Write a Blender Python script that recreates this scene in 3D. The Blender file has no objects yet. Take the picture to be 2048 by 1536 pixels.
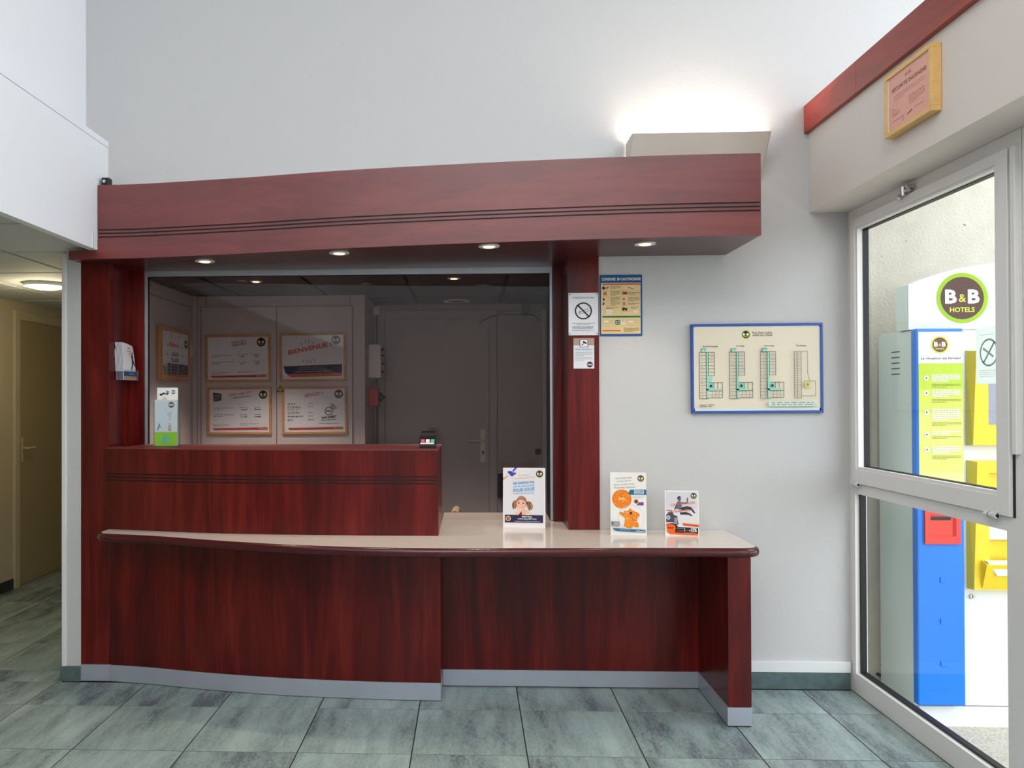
import bpy, bmesh, math, random
from mathutils import Vector, Matrix

random.seed(7)
C = bpy.context.scene.collection
SC = bpy.context.scene

# ---------------------------------------------------------------- camera, sky, light, exposure
F_PX, PX, PY = 1592.46, 877.94, 786.67            # lens and principal point for a 2048 x 1536 frame
YAW, PITCH, ROLL = .03883, -.00681, -.00321
cam = bpy.data.cameras.new('camera')
cam_o = bpy.data.objects.new('camera', cam)
C.objects.link(cam_o)
cy, sy = math.cos(YAW), math.sin(YAW)
cp, sp = math.cos(PITCH), math.sin(PITCH)
cr, sr = math.cos(ROLL), math.sin(ROLL)
Bm = Matrix(((1, 0, 0), (0, 0, -1), (0, 1, 0)))
Ry = Matrix(((cy, 0, sy), (0, 1, 0), (-sy, 0, cy)))
Rp = Matrix(((1, 0, 0), (0, cp, -sp), (0, sp, cp)))
Rr = Matrix(((cr, -sr, 0), (sr, cr, 0), (0, 0, 1)))
M = Rr @ Rp @ Ry @ Bm
right, down, fwd = M[0], M[1], M[2]
cam_o.matrix_world = Matrix(((right.x, -down.x, -fwd.x, 0), (right.y, -down.y, -fwd.y, 0),
                             (right.z, -down.z, -fwd.z, 1.40), (0, 0, 0, 1)))
cam.sensor_width = 36
cam.lens = 36 * F_PX / 2048
cam.shift_x = (1024 - PX) / 2048
cam.shift_y = (PY - 768) / 2048
cam.clip_start = .05
SC.camera = cam_o

world = bpy.data.worlds.new('world')
SC.world = world
world.use_nodes = True
bg = world.node_tree.nodes['Background']
bg.inputs[0].default_value = (.87, .935, 1.0, 1)      # bright overcast sky
bg.inputs[1].default_value = 4.6

def area(name, loc, rot, sx, sy, power, col, portal=False):
    l = bpy.data.lights.new(name, 'AREA')
    l.shape = 'RECTANGLE'; l.size = sx; l.size_y = sy
    l.energy = power; l.color = col
    l.cycles.is_portal = portal
    o = bpy.data.objects.new(name, l); C.objects.link(o)
    o.location = loc; o.rotation_euler = rot
    return o
HP = math.pi / 2
# openings that let the sky in (portals): assumed clerestory out of view, window bays
area('portal_bays', (1.96, 2.1, 1.15), (0, HP, 0), 2.2, 3.6, 1, (1, 1, 1), True)
area('portal_clerestory', (2.4, 1.0, 3.55), (0, HP, 0), 1.4, 5.6, 1, (1, 1, 1), True)
# fill light added to brighten the lobby, unseen above and behind the camera
area('lobby_fill', (-.3, -.6, 4.25), (0, 0, 0), 2.4, 2.4, 150, (1, .97, .93))

SC.view_settings.view_transform = 'Standard'
SC.view_settings.look = 'None'
SC.view_settings.exposure = -0.38
SC.view_settings.gamma = 1
SC.view_settings.use_curve_mapping = False
SC.cycles.max_bounces = 10
SC.cycles.transparent_max_bounces = 16
SC.cycles.caustics_reflective = False
SC.cycles.caustics_refractive = False

# ---------------------------------------------------------------- materials
MATS = {}
def srgb(r, g, b):
    f = lambda c: c / 12.92 if c <= .04045 else ((c + .055) / 1.055) ** 2.4
    return (f(r / 255), f(g / 255), f(b / 255), 1)

def new_mat(name):
    m = bpy.data.materials.new(name); m.use_nodes = True
    nt = m.node_tree
    return m, nt, nt.nodes['Principled BSDF']

def mat(name, col, rough=.6, metal=0., spec=.5, bump=0., bscale=60., var=0., vscale=3., emit=0.):
    """plain procedural surface: colour with faint mottling and a fine relief"""
    if name in MATS: return MATS[name]
    m, nt, b = new_mat(name)
    c = srgb(*col)
    b.inputs['Base Color'].default_value = c
    b.inputs['Roughness'].default_value = rough
    b.inputs['Metallic'].default_value = metal
    b.inputs['Specular IOR Level'].default_value = spec
    N, L = nt.nodes, nt.links
    tc = N.new('ShaderNodeTexCoord')
    if var:
        n = N.new('ShaderNodeTexNoise'); n.inputs['Scale'].default_value = vscale; n.inputs['Detail'].default_value = 4
        L.new(tc.outputs['Object'], n.inputs['Vector'])
        r = N.new('ShaderNodeValToRGB')
        r.color_ramp.elements[0].position = .3; r.color_ramp.elements[1].position = .7
        r.color_ramp.elements[0].color = tuple(x * (1 - var) for x in c[:3]) + (1,)
        r.color_ramp.elements[1].color = tuple(min(1, x * (1 + var)) for x in c[:3]) + (1,)
        L.new(n.outputs['Fac'], r.inputs[0]); L.new(r.outputs[0], b.inputs['Base Color'])
    if bump:
        n = N.new('ShaderNodeTexNoise'); n.inputs['Scale'].default_value = bscale; n.inputs['Detail'].default_value = 3
        L.new(tc.outputs['Object'], n.inputs['Vector'])
        bp = N.new('ShaderNodeBump'); bp.inputs['Strength'].default_value = bump; bp.inputs['Distance'].default_value = .004
        L.new(n.outputs['Fac'], bp.inputs['Height']); L.new(bp.outputs[0], b.inputs['Normal'])
    if emit:
        b.inputs['Emission Color'].default_value = c
        b.inputs['Emission Strength'].default_value = emit
    MATS[name] = m
    return m

def paper(col):
    return mat('print_%d_%d_%d' % col, col, .55, spec=.25)

def wood(name, axis, dark, mid, light, rough=.3, sc=1.0):
    m, nt, b = new_mat(name)
    N, L = nt.nodes, nt.links
    tc = N.new('ShaderNodeTexCoord'); mp = N.new('ShaderNodeMapping')
    s = [9 * sc, 9 * sc, 9 * sc]; s['xyz'.index(axis)] = .9 * sc
    mp.inputs['Scale'].default_value = s
    L.new(tc.outputs['Object'], mp.inputs['Vector'])
    n1 = N.new('ShaderNodeTexNoise'); n1.inputs['Scale'].default_value = 1; n1.inputs['Detail'].default_value = 8
    n1.inputs['Roughness'].default_value = .62; n1.inputs['Distortion'].default_value = .9
    L.new(mp.outputs[0], n1.inputs['Vector'])
    mp2 = N.new('ShaderNodeMapping')
    s2 = [120 * sc] * 3; s2['xyz'.index(axis)] = 3.5 * sc
    mp2.inputs['Scale'].default_value = s2
    L.new(tc.outputs['Object'], mp2.inputs['Vector'])
    n2 = N.new('ShaderNodeTexNoise'); n2.inputs['Scale'].default_value = 1; n2.inputs['Detail'].default_value = 3
    L.new(mp2.outputs[0], n2.inputs['Vector'])
    mx = N.new('ShaderNodeMath'); mx.operation = 'MULTIPLY_ADD'
    mx.inputs[1].default_value = .22; mx.inputs[2].default_value = -.11
    L.new(n2.outputs['Fac'], mx.inputs[0])
    ad = N.new('ShaderNodeMath'); ad.operation = 'ADD'
    L.new(n1.outputs['Fac'], ad.inputs[0]); L.new(mx.outputs[0], ad.inputs[1])
    r = N.new('ShaderNodeValToRGB'); e = r.color_ramp.elements
    e[0].position = .28; e[0].color = srgb(*dark)
    e[1].position = .72; e[1].color = srgb(*light)
    k = e.new(.5); k.color = srgb(*mid)
    L.new(ad.outputs[0], r.inputs[0]); L.new(r.outputs[0], b.inputs['Base Color'])
    b.inputs['Roughness'].default_value = rough
    b.inputs['Specular IOR Level'].default_value = .5
    MATS[name] = m
    return m

def glass(name, tint=(1, 1, 1), base=.04):
    """thin pane: clear with a mirror reflection that grows towards grazing, the same from both sides"""
    m = bpy.data.materials.new(name); m.use_nodes = True
    nt = m.node_tree; N, L = nt.nodes, nt.links
    N.clear()
    out = N.new('ShaderNodeOutputMaterial'); mix = N.new('ShaderNodeMixShader')
    tr = N.new('ShaderNodeBsdfTransparent'); tr.inputs[0].default_value = tuple(tint) + (1,)
    gl = N.new('ShaderNodeBsdfGlossy'); gl.inputs['Roughness'].default_value = .01
    lw = N.new('ShaderNodeLayerWeight'); lw.inputs['Blend'].default_value = .5
    pw = N.new('ShaderNodeMath'); pw.operation = 'POWER'; pw.inputs[1].default_value = 5
    ma = N.new('ShaderNodeMath'); ma.operation = 'MULTIPLY_ADD'; ma.inputs[1].default_value = .7; ma.inputs[2].default_value = base
    L.new(lw.outputs['Facing'], pw.inputs[0]); L.new(pw.outputs[0], ma.inputs[0])
    L.new(ma.outputs[0], mix.inputs[0]); L.new(tr.outputs[0], mix.inputs[1]); L.new(gl.outputs[0], mix.inputs[2])
    L.new(mix.outputs[0], out.inputs[0])
    MATS[name] = m
    return m

def translucent_sheet(name, col):
    m, nt, b = new_mat(name)
    N, L = nt.nodes, nt.links
    b.inputs['Base Color'].default_value = srgb(*col)
    t = N.new('ShaderNodeBsdfTranslucent'); t.inputs[0].default_value = srgb(*col)
    mx = N.new('ShaderNodeMixShader'); mx.inputs[0].default_value = .75
    L.new(b.outputs[0], mx.inputs[1]); L.new(t.outputs[0], mx.inputs[2]); L.new(mx.outputs[0], N['Material Output'].inputs[0])
    return m

WOODV = wood('mahogany_laminate_upright', 'z', (56, 7, 7), (88, 14, 12), (118, 31, 23), .26)
WOODV.node_tree.nodes['Principled BSDF'].inputs['Specular IOR Level'].default_value = .35
WOODH = wood('mahogany_laminate_lengthwise_sheen', 'x', (92, 30, 34), (112, 40, 40), (128, 50, 46), .40)  # counter's laminate, lighter and pinker: the canopy's sheen is in the colour
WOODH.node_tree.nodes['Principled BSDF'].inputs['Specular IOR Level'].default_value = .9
WOODY = wood('mahogany_board_depthwise', 'y', (112, 26, 18), (150, 46, 30), (170, 60, 40), .32)
OAK = wood('oak_frame_wood', 'x', (170, 116, 70), (196, 144, 92), (214, 166, 112), .45, 3)
OAKZ = wood('oak_frame_wood_upright', 'z', (170, 116, 70), (196, 144, 92), (214, 166, 112), .45, 3)
PINE = wood('pine_frame_wood', 'y', (220, 170, 98), (230, 184, 114), (236, 194, 126), .4, 3)
NOSING = mat('dark_mahogany_nosing', (74, 20, 24), .22, var=.1, vscale=4)
INLAY = mat('dark_groove_inlay', (34, 12, 18), .5)
WALL = mat('textured_white_wallpaper', (200, 199, 199), .75, spec=.3, bump=.4, bscale=170)
PLASTER = mat('smooth_white_plaster', (240, 242, 246), .7, spec=.3)
WALLR = mat('grey_white_wallpaper', (226, 218, 212), .75, spec=.3, bump=.25, bscale=170)
HALL = mat('beige_hall_paint', (204, 190, 162), .7, spec=.3, bump=.15, bscale=150)
HALLDOOR = mat('beige_door_paint', (176, 158, 122), .5)
WHITEP = mat('white_paint', (226, 226, 226), .5)
OFFICE = mat('warm_white_office_panel', (196, 186, 182), .5, var=.03)
OFFWALL = mat('office_wall_paint', (186, 176, 172), .6, var=.03)
DARKCEIL = mat('dark_brown_ceiling_panel', (66, 42, 46), .35, var=.08)
DARKBROWN = mat('dark_brown_panel', (52, 22, 26), .35)  # dark wood of the right office wall, also the cupboard joints
BLACK = mat('black_rubber', (14, 13, 16), .5)
ALU = mat('brushed_aluminium', (196, 200, 208), .38, metal=.75, var=.04, vscale=8)
PLINTH = mat('silver_plinth_laminate', (176, 182, 194), .35, metal=.35, var=.04, vscale=6)
CREAM = mat('cream_laminate_worktop', (222, 212, 202), .12, var=.02, vscale=20)
PVC = mat('white_pvc_frame', (238, 236, 234), .35)
CEILT = mat('white_ceiling_panel', (206, 208, 208), .8)
TBAR = mat('grey_ceiling_bar', (104, 106, 108), .5)
GROUT = mat('dark_grout', (30, 34, 34), .9)
SKIRT = mat('green_grey_skirting_tile', (86, 104, 104), .5, var=.18, vscale=26)
STUCCO = mat('cream_stucco', (214, 208, 194), .9, bump=.9, bscale=70, var=.05, vscale=9)
def specks(m, scale, lo, col):
    nt = m.node_tree; N, L = nt.nodes, nt.links; b = N['Principled BSDF']
    tc = N.new('ShaderNodeTexCoord'); n = N.new('ShaderNodeTexNoise'); n.inputs['Scale'].default_value = scale; n.inputs['Detail'].default_value = 5
    L.new(tc.outputs['Object'], n.inputs['Vector'])
    r = N.new('ShaderNodeValToRGB'); r.color_ramp.elements[0].position = lo; r.color_ramp.elements[1].position = lo + .03
    L.new(n.outputs['Fac'], r.inputs[0])
    mx = N.new('ShaderNodeMix'); mx.data_type = 'RGBA'; mx.inputs[7].default_value = srgb(*col)
    src = b.inputs['Base Color'].links[0].from_socket
    L.new(src, mx.inputs[6]); L.new(r.outputs[0], mx.inputs[0]); L.new(mx.outputs[2], b.inputs['Base Color'])
specks(STUCCO, 34, .73, (96, 92, 84))
CONCRETE = mat('exposed_aggregate_paving', (196, 188, 174), .9, bump=.9, bscale=160, var=.3, vscale=110)
KWHITE = mat('kiosk_white_enamel', (236, 240, 240), .35)
KSIDE = mat('kiosk_shaded_white_side', (226, 240, 232), .4)  # same white enamel, with the side's greenish shade put into the colour
KBLUE = mat('kiosk_blue_plastic', (10, 126, 236), .35)
KRED = mat('kiosk_red_plastic', (232, 62, 48), .35)
KYEL = mat('kiosk_yellow_plastic', (246, 214, 34), .35)
SCREEN = mat('kiosk_screen', (150, 152, 172), .15)
CHROME = mat('chrome_trim', (210, 210, 214), .2, metal=1)
GREYP = mat('grey_plastic', (240, 232, 222), .45)
REDBOX = mat('red_alarm_plastic', (190, 10, 24), .4)
GLASS = glass('clear_glass', (.97, .99, .98))
SCREENGLASS = glass('smoked_glass', (.92, .86, .86), .025)
ACRYL = glass('clear_acrylic', (.93, .96, .97))
LAMPW = mat('warm_lamp_glow', (255, 226, 160), .5, emit=3.2)
TUBE = mat('uplight_tube_glow', (255, 244, 224), .5, emit=185)
HALLLAMP = mat('hall_lamp_glow', (255, 240, 186), .5, emit=14)

def tile_material():
    m, nt, b = new_mat('streaked_grey_green_stoneware')
    N, L = nt.nodes, nt.links
    tc = N.new('ShaderNodeTexCoord'); oi = N.new('ShaderNodeObjectInfo')
    sc = N.new('ShaderNodeVectorMath'); sc.operation = 'SCALE'
    cmb = N.new('ShaderNodeCombineXYZ')
    for i in range(3): L.new(oi.outputs['Random'], cmb.inputs[i])
    L.new(cmb.outputs[0], sc.inputs[0]); sc.inputs['Scale'].default_value = 40
    add = N.new('ShaderNodeVectorMath'); L.new(tc.outputs['Object'], add.inputs[0]); L.new(sc.outputs[0], add.inputs[1])
    def streak(sx, sy, det):
        mp = N.new('ShaderNodeMapping'); mp.inputs['Scale'].default_value = (sx, sy, 1)
        L.new(add.outputs[0], mp.inputs['Vector'])
        n = N.new('ShaderNodeTexNoise'); n.inputs['Scale'].default_value = 1; n.inputs['Detail'].default_value = det
        n.inputs['Roughness'].default_value = .65
        L.new(mp.outputs[0], n.inputs['Vector'])
        return n
    a, f = streak(7.5, 1.6, 8), streak(110, 45, 5)
    r = N.new('ShaderNodeValToRGB'); e = r.color_ramp.elements
    e[0].position = .32; e[0].color = srgb(98, 106, 114)
    e[1].position = .70; e[1].color = srgb(170, 190, 186)
    k = e.new(.46); k.color = srgb(140, 157, 155)
    mx = N.new('ShaderNodeMath'); mx.operation = 'MULTIPLY_ADD'; mx.inputs[1].default_value = .36; mx.inputs[2].default_value = -.18
    L.new(f.outputs['Fac'], mx.inputs[0])
    ad = N.new('ShaderNodeMath'); ad.operation = 'ADD'
    L.new(a.outputs['Fac'], ad.inputs[0]); L.new(mx.outputs[0], ad.inputs[1])
    o2 = N.new('ShaderNodeMath'); o2.operation = 'MULTIPLY_ADD'; o2.inputs[1].default_value = .1; o2.inputs[2].default_value = -.05
    L.new(oi.outputs['Random'], o2.inputs[0])
    ad2 = N.new('ShaderNodeMath'); ad2.operation = 'ADD'
    L.new(ad.outputs[0], ad2.inputs[0]); L.new(o2.outputs[0], ad2.inputs[1])
    L.new(ad2.outputs[0], r.inputs[0]); L.new(r.outputs[0], b.inputs['Base Color'])
    b.inputs['Roughness'].default_value = .27
    bp = N.new('ShaderNodeBump'); bp.inputs['Strength'].default_value = .12; bp.inputs['Distance'].default_value = .003
    L.new(f.outputs['Fac'], bp.inputs['Height']); L.new(bp.outputs[0], b.inputs['Normal'])
    return m
TILE = tile_material()

# ---------------------------------------------------------------- building helpers
class MB:
    """collects shapes in world coordinates, becomes one mesh object"""
    def __init__(s):
        s.bm = bmesh.new(); s.mi = 0
    def _faces(s, n0):
        s.bm.faces.ensure_lookup_table()
        for f in s.bm.faces[n0:]: f.material_index = s.mi
    def poly(s, pts):
        n0 = len(s.bm.faces)
        try: s.bm.faces.new([s.bm.verts.new(p) for p in pts])
        except ValueError: pass
        s._faces(n0)
    def box(s, x0, x1, y0, y1, z0, z1, bev=0.):
        n0 = len(s.bm.faces)
        x0, x1 = min(x0, x1), max(x0, x1); y0, y1 = min(y0, y1), max(y0, y1); z0, z1 = min(z0, z1), max(z0, z1)
        r = bmesh.ops.create_cube(s.bm, size=1, matrix=Matrix.Translation(((x0 + x1) / 2, (y0 + y1) / 2, (z0 + z1) / 2)) @
                                  Matrix.Diagonal((x1 - x0, y1 - y0, z1 - z0, 1)))
        if bev:
            bmesh.ops.bevel(s.bm, geom=list({e for v in r['verts'] for e in v.link_edges}), offset=bev, segments=2,
                            profile=.5, affect='EDGES')
        s._faces(n0); return s
    def prism(s, pts, axis, a, b):
        """polygon pts (two coordinates, in x-y-z order without the axis) extruded from a to b along the axis"""
        n0 = len(s.bm.faces); k = 'xyz'.index(axis)
        def P(p, t):
            q = list(p); q.insert(k, t); return q
        A = [s.bm.verts.new(P(p, a)) for p in pts]; B_ = [s.bm.verts.new(P(p, b)) for p in pts]
        n = len(pts)
        s.bm.faces.new(A); s.bm.faces.new(B_[::-1])
        for i in range(n):
            s.bm.faces.new((A[i], B_[i], B_[(i + 1) % n], A[(i + 1) % n]))
        s._faces(n0); return s
    def cyl(s, p, q, r, r2=None, n=20, cap=True):
        n0 = len(s.bm.faces)
        p, q = Vector(p), Vector(q); r2 = r if r2 is None else r2
        d = q - p
        rot = d.to_track_quat('Z', 'Y').to_matrix().to_4x4()
        bmesh.ops.create_cone(s.bm, cap_ends=cap, segments=n, radius1=r, radius2=r2, depth=d.length,
                              matrix=Matrix.Translation((p + q) / 2) @ rot)
        s._faces(n0); return s
    def ring(s, c, axis, r0, r1, t, n=28):
        """flat ring of thickness t along the axis, starting at c"""
        n0 = len(s.bm.faces); k = 'xyz'.index(axis); rows = []
        for (r, h) in ((r0, 0), (r1, 0), (r1, t), (r0, t)):
            row = []
            for i in range(n):
                a = 2 * math.pi * i / n; q = [r * math.cos(a), r * math.sin(a)]; q.insert(k, h)
                row.append(s.bm.verts.new(Vector(c) + Vector(q)))
            rows.append(row)
        for j in range(4):
            for i in range(n):
                s.bm.faces.new((rows[j][i], rows[j][(i + 1) % n], rows[(j + 1) % 4][(i + 1) % n], rows[(j + 1) % 4][i]))
        s._faces(n0); return s
    def loft(s, rows, close=False, caps=True, mi=None):
        """rows: list of equally long point lists; quads between consecutive rows; mi gives a material index per profile span"""
        V = [[s.bm.verts.new(p) for p in row] for row in rows]
        n = len(V[0])
        for a, b in zip(V, V[1:]):
            for i in range(n if close else n - 1):
                f = s.bm.faces.new((a[i], a[(i + 1) % n], b[(i + 1) % n], b[i]))
                f.material_index = mi[i] if mi else s.mi
        if caps and close:
            for f in (s.bm.faces.new(V[0]), s.bm.faces.new(V[-1][::-1])): f.material_index = s.mi
        return s
    def tube(s, pts, r, n=8):
        pts = [Vector(p) for p in pts]; rows = []
        for i, p in enumerate(pts):
            d = (pts[min(i + 1, len(pts) - 1)] - pts[max(i - 1, 0)]).normalized()
            u = d.orthogonal().normalized() if i == 0 else (u - d * u.dot(d)).normalized()
            v = d.cross(u)
            rows.append([p + (u * math.cos(2 * math.pi * k / n) + v * math.sin(2 * math.pi * k / n)) * r for k in range(n)])
        return s.loft(rows, close=True)
    def build(s, name, m, parent=None, smooth=False):
        bmesh.ops.recalc_face_normals(s.bm, faces=s.bm.faces)
        off = Vector((0, 0, 0))
        p = parent
        while p: off += p.location; p = p.parent
        if parent is None:
            vs = [v.co for v in s.bm.verts]
            off = Vector(((min(v.x for v in vs) + max(v.x for v in vs)) / 2, (min(v.y for v in vs) + max(v.y for v in vs)) / 2, min(v.z for v in vs)))
            loc = off
        else: loc = Vector((0, 0, 0))
        bmesh.ops.translate(s.bm, vec=-off, verts=s.bm.verts)
        me = bpy.data.meshes.new(name); s.bm.to_mesh(me); s.bm.free()
        for x in (m if isinstance(m, (list, tuple)) else [m]): me.materials.append(x)
        if smooth:
            for f in me.polygons: f.use_smooth = True
            me.set_sharp_from_angle(angle=math.radians(35))
        o = bpy.data.objects.new(name, me); C.objects.link(o)
        o.location = loc
        if parent: o.parent = parent
        return o

def tag(o, label=None, cat=None, group=None, kind=None):
    if label: o['label'] = label
    if cat: o['category'] = cat
    if group: o['group'] = group
    if kind: o['kind'] = kind
    return o
def thing(name, loc, label, cat, group=None):
    o = bpy.data.objects.new(name, None); C.objects.link(o)
    o.location = loc; o.empty_display_size = .05
    return tag(o, label, cat, group)
def struct(o, label=None): return tag(o, label, kind='structure')
def sroot(name, loc=(0, 0, 0), label=None):
    o = bpy.data.objects.new(name, None); C.objects.link(o); o.location = loc
    return struct(o, label)
def bx(name, m, parent, *a, bev=0.): return MB().box(*a, bev=bev).build(name, m, parent)

def smooth_path(pts, n=8):
    """Catmull-Rom through 2D points"""
    out = []
    for i in range(len(pts) - 1):
        p0, p1, p2, p3 = pts[max(i - 1, 0)], pts[i], pts[i + 1], pts[min(i + 2, len(pts) - 1)]
        for k in range(n):
            t = k / n
            out.append(tuple(.5 * (2 * p1[j] + (p2[j] - p0[j]) * t + (2 * p0[j] - 5 * p1[j] + 4 * p2[j] - p3[j]) * t * t +
                                   (3 * p1[j] - p0[j] - 3 * p2[j] + p3[j]) * t ** 3) for j in (0, 1)))
    out.append(tuple(pts[-1]))
    return out

# ---------------------------------------------------------------- printing (flat print on real sheets)
TXT = {}
def text_mesh(s, bold=0., shear=0.):
    key = (s, bold, shear)
    if key not in TXT:
        c = bpy.data.curves.new('lettering', 'FONT'); c.body = s; c.size = 1; c.offset = bold; c.shear = shear
        c.resolution_u = 2
        o = bpy.data.objects.new('lettering', c)
        me = o.to_mesh()
        vs = [(v.co.x, v.co.y) for v in me.vertices]; fs = [tuple(p.vertices) for p in me.polygons]
        o.to_mesh_clear(); bpy.data.objects.remove(o); bpy.data.curves.remove(c)
        TXT[key] = (vs, fs)
    return TXT[key]

class Print:
    """draws on a rectangle w x h whose top left corner is O; coordinates are fractions, x right and y down"""
    def __init__(s, O, U, V, w, h, root, off=.0004):
        s.O, s.U, s.V = Vector(O), Vector(U), Vector(V); s.w, s.h, s.root = w, h, root
        s.N = s.V.cross(s.U).normalized()                # out of the sheet, towards the reader
        s.d = off; s.groups = {}; s.cur = None; s.lastc = None
    def part(s, name):
        s.cur = [name, bmesh.new(), []]; s.groups[len(s.groups)] = s.cur
        return s
    def _c(s, col):
        if col != s.lastc: s.d += .00008; s.lastc = col
        m = paper(col)
        if m not in s.cur[2]: s.cur[2].append(m)
        return s.cur[2].index(m)
    def P(s, x, y): return s.O + s.U * (x * s.w) + s.V * (y * s.h) + s.N * s.d
    def poly(s, pts, col):
        i = s._c(col); b = s.cur[1]
        try: f = b.faces.new([b.verts.new(s.P(*p)) for p in pts]); f.material_index = i
        except ValueError: return s
        if len(pts) > 4: bmesh.ops.triangulate(b, faces=[f])
        return s
    def rect(s, x0, y0, x1, y1, col): return s.poly(((x0, y0), (x0, y1), (x1, y1), (x1, y0)), col)
    def oval(s, x, y, rx, ry, col, n=24):
        return s.poly([(x + rx * math.cos(2 * math.pi * k / n), y + ry * math.sin(2 * math.pi * k / n)) for k in range(n)], col)
    def disc(s, x, y, r, col, n=28): return s.oval(x, y, r, r * s.w / s.h, col, n)
    def hoop(s, x, y, r, t, col, a0=0, a1=360, n=28):
        q = s.w / s.h
        for k in range(n):
            a, b = math.radians(a0 + (a1 - a0) * k / n), math.radians(a0 + (a1 - a0) * (k + 1) / n)
            s.poly([(x + rr * math.cos(c), y - rr * math.sin(c) * q) for rr, c in ((r, a), (r, b), (r - t, b), (r - t, a))], col)
        return s
    def line(s, x0, y0, x1, y1, t, col):
        """stroke of width t (fraction of the sheet's width)"""
        q = s.w / s.h; dx, dy = x1 - x0, (y1 - y0) / q; l = math.hypot(dx, dy) or 1
        nx, ny = -dy / l * t / 2, dx / l * t / 2 * q
        return s.poly(((x0 + nx, y0 + ny), (x1 + nx, y1 + ny), (x1 - nx, y1 - ny), (x0 - nx, y0 - ny)), col)
    def text(s, t, x0, y0, x1, y1, col, bold=.0, rise=0., shear=0.):
        """lettering fitted into the box; rise lifts its right end by that fraction of the height"""
        i = s._c(col); b = s.cur[1]; vs, fs = text_mesh(t, bold, shear)
        if not vs: return s
        ax, bx_ = min(v[0] for v in vs), max(v[0] for v in vs); ay, by = min(v[1] for v in vs), max(v[1] for v in vs)
        V = []
        for x, y in vs:
            fx = (x - ax) / (bx_ - ax or 1); fy = (by - y) / (by - ay or 1)
            V.append(b.verts.new(s.P(x0 + fx * (x1 - x0), y0 + fy * (y1 - y0) - rise * fx)))
        for f in fs:
            try: g = b.faces.new([V[k] for k in f]); g.material_index = i
            except ValueError: pass
        return s
    def small(s, x0, y0, x1, n, dy, col, t=.012, last=.7, seed=1):
        """lines of print too small to read: words as dashes"""
        R = random.Random(seed)
        for k in range(n):
            x = x0; end = x1 if k < n - 1 else x0 + (x1 - x0) * last
            while x < end - .004:
                l = R.uniform(.02, .07); e = min(x + l, end)
                s.rect(x, y0 + k * dy, e, y0 + k * dy + t, col); x = e + .012
        return s
    def logo(s, x, y, r, ring=(104, 92, 46), core=(50, 32, 26), words=True):
        s.disc(x, y, r, ring); s.disc(x, y, r * (.84 if r < .06 or ring[1] > 180 else .93), core); q = s.w / s.h
        s.text('B', x - r * .66, y - r * .34 * q, x - r * .2, y + r * .22 * q, (248, 248, 248), .04)
        s.text('B', x + r * .22, y - r * .34 * q, x + r * .68, y + r * .22 * q, (248, 248, 248), .04)
        s.text('&', x - r * .13, y - r * .16 * q, x + r * .15, y + r * .16 * q, (226, 226, 90), .01)
        if words: s.text('HOTELS', x - r * .48, y + r * .36 * q, x + r * .48, y + r * .56 * q, (226, 226, 90), .03)
        return s
    def done(s):
        off = Vector((0, 0, 0)); p = s.root
        while p: off += p.location; p = p.parent
        for name, b, ms in s.groups.values():
            if not b.verts: b.free(); continue
            bmesh.ops.translate(b, vec=-off, verts=b.verts)
            me = bpy.data.meshes.new(name); b.to_mesh(me); b.free()
            for m in ms: me.materials.append(m)
            o = bpy.data.objects.new(name, me); C.objects.link(o); o.parent = s.root
            if name in SMALL: o['kind'] = 'stuff'          # print too small to pick apart

SMALL = {'body_text', 'price_lines', 'instructions', 'legend', 'side_text', 'band_text', 'plan', 'drawing', 'captions', 'pictograms', 'rays'}
X_, Y_, Z_ = Vector((1, 0, 0)), Vector((0, 1, 0)), Vector((0, 0, 1))
def front(x0, x1, y, z0, z1, root, off=.0004):     # a sheet facing the lobby (-Y)
    return Print((x0, y, z1), X_, -Z_, x1 - x0, z1 - z0, root, off)

# ================================================================ SETTING
GX, GY, TS = -2.5085, 3.5955, .45475               # tile grid
def tiles(parent, xa, xb, ya, yb):
    i = math.floor((xa - GX) / TS)
    while GX + i * TS < xb - 1e-4:
        j = math.floor((ya - GY) / TS)
        while GY + j * TS < yb - 1e-4:
            x0, x1 = max(GX + i * TS, xa), min(GX + (i + 1) * TS, xb)
            y0, y1 = max(GY + j * TS, ya), min(GY + (j + 1) * TS, yb)
            if x1 - x0 > .01 and y1 - y0 > .01:
                g = .0024
                b = MB(); b.box(x0 + g, x1 - g, y0 + g, y1 - g, -.012, 0)
                top = [e for e in b.bm.edges if all(v.co.z > -.001 for v in e.verts)]
                bmesh.ops.bevel(b.bm, geom=top, offset=.0006, segments=1, affect='EDGES')
                b.build('tile', TILE, parent)
            j += 1
        i += 1
floor = struct(bx('floor', GROUT, None, -3.39, 1.876, 0, 7.6, -.22, -.0014))
tiles(floor, -3.39, 1.82, .0, 3.888)
tiles(floor, -3.39, -2.03, 3.888, 7.4)
struct(bx('floor', TILE, None, -3.39, 1.876, -3, 0, -.22, 0))
struct(bx('floor', mat('grey_office_vinyl', (120, 112, 108), .5, var=.1), None, -1.97, .62, 4.48, 6.3, -.003, .0))
struct(bx('ground', CONCRETE, None, 1.875, 9, -3, 8, -.22, -.142))
struct(bx('ground', mat('distant_paving', (150, 148, 142), .9, var=.2), None, -25, 25, -30, -3.1, -.3, -.14))

# back wall of the lobby with the opening of the reception desk
b = MB()
b.box(.60, 1.88, 3.90, 4.17, -.1, 2.11); struct(b.build('wall_back', WALL)); b = MB(); b.box(-2.02, 1.88, 3.90, 4.17, 2.11, 2.79); b.box(-2.02, 2.45, 3.90, 4.17, 2.79, 4.35)
struct(b.build('wall_back', WALL))
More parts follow.
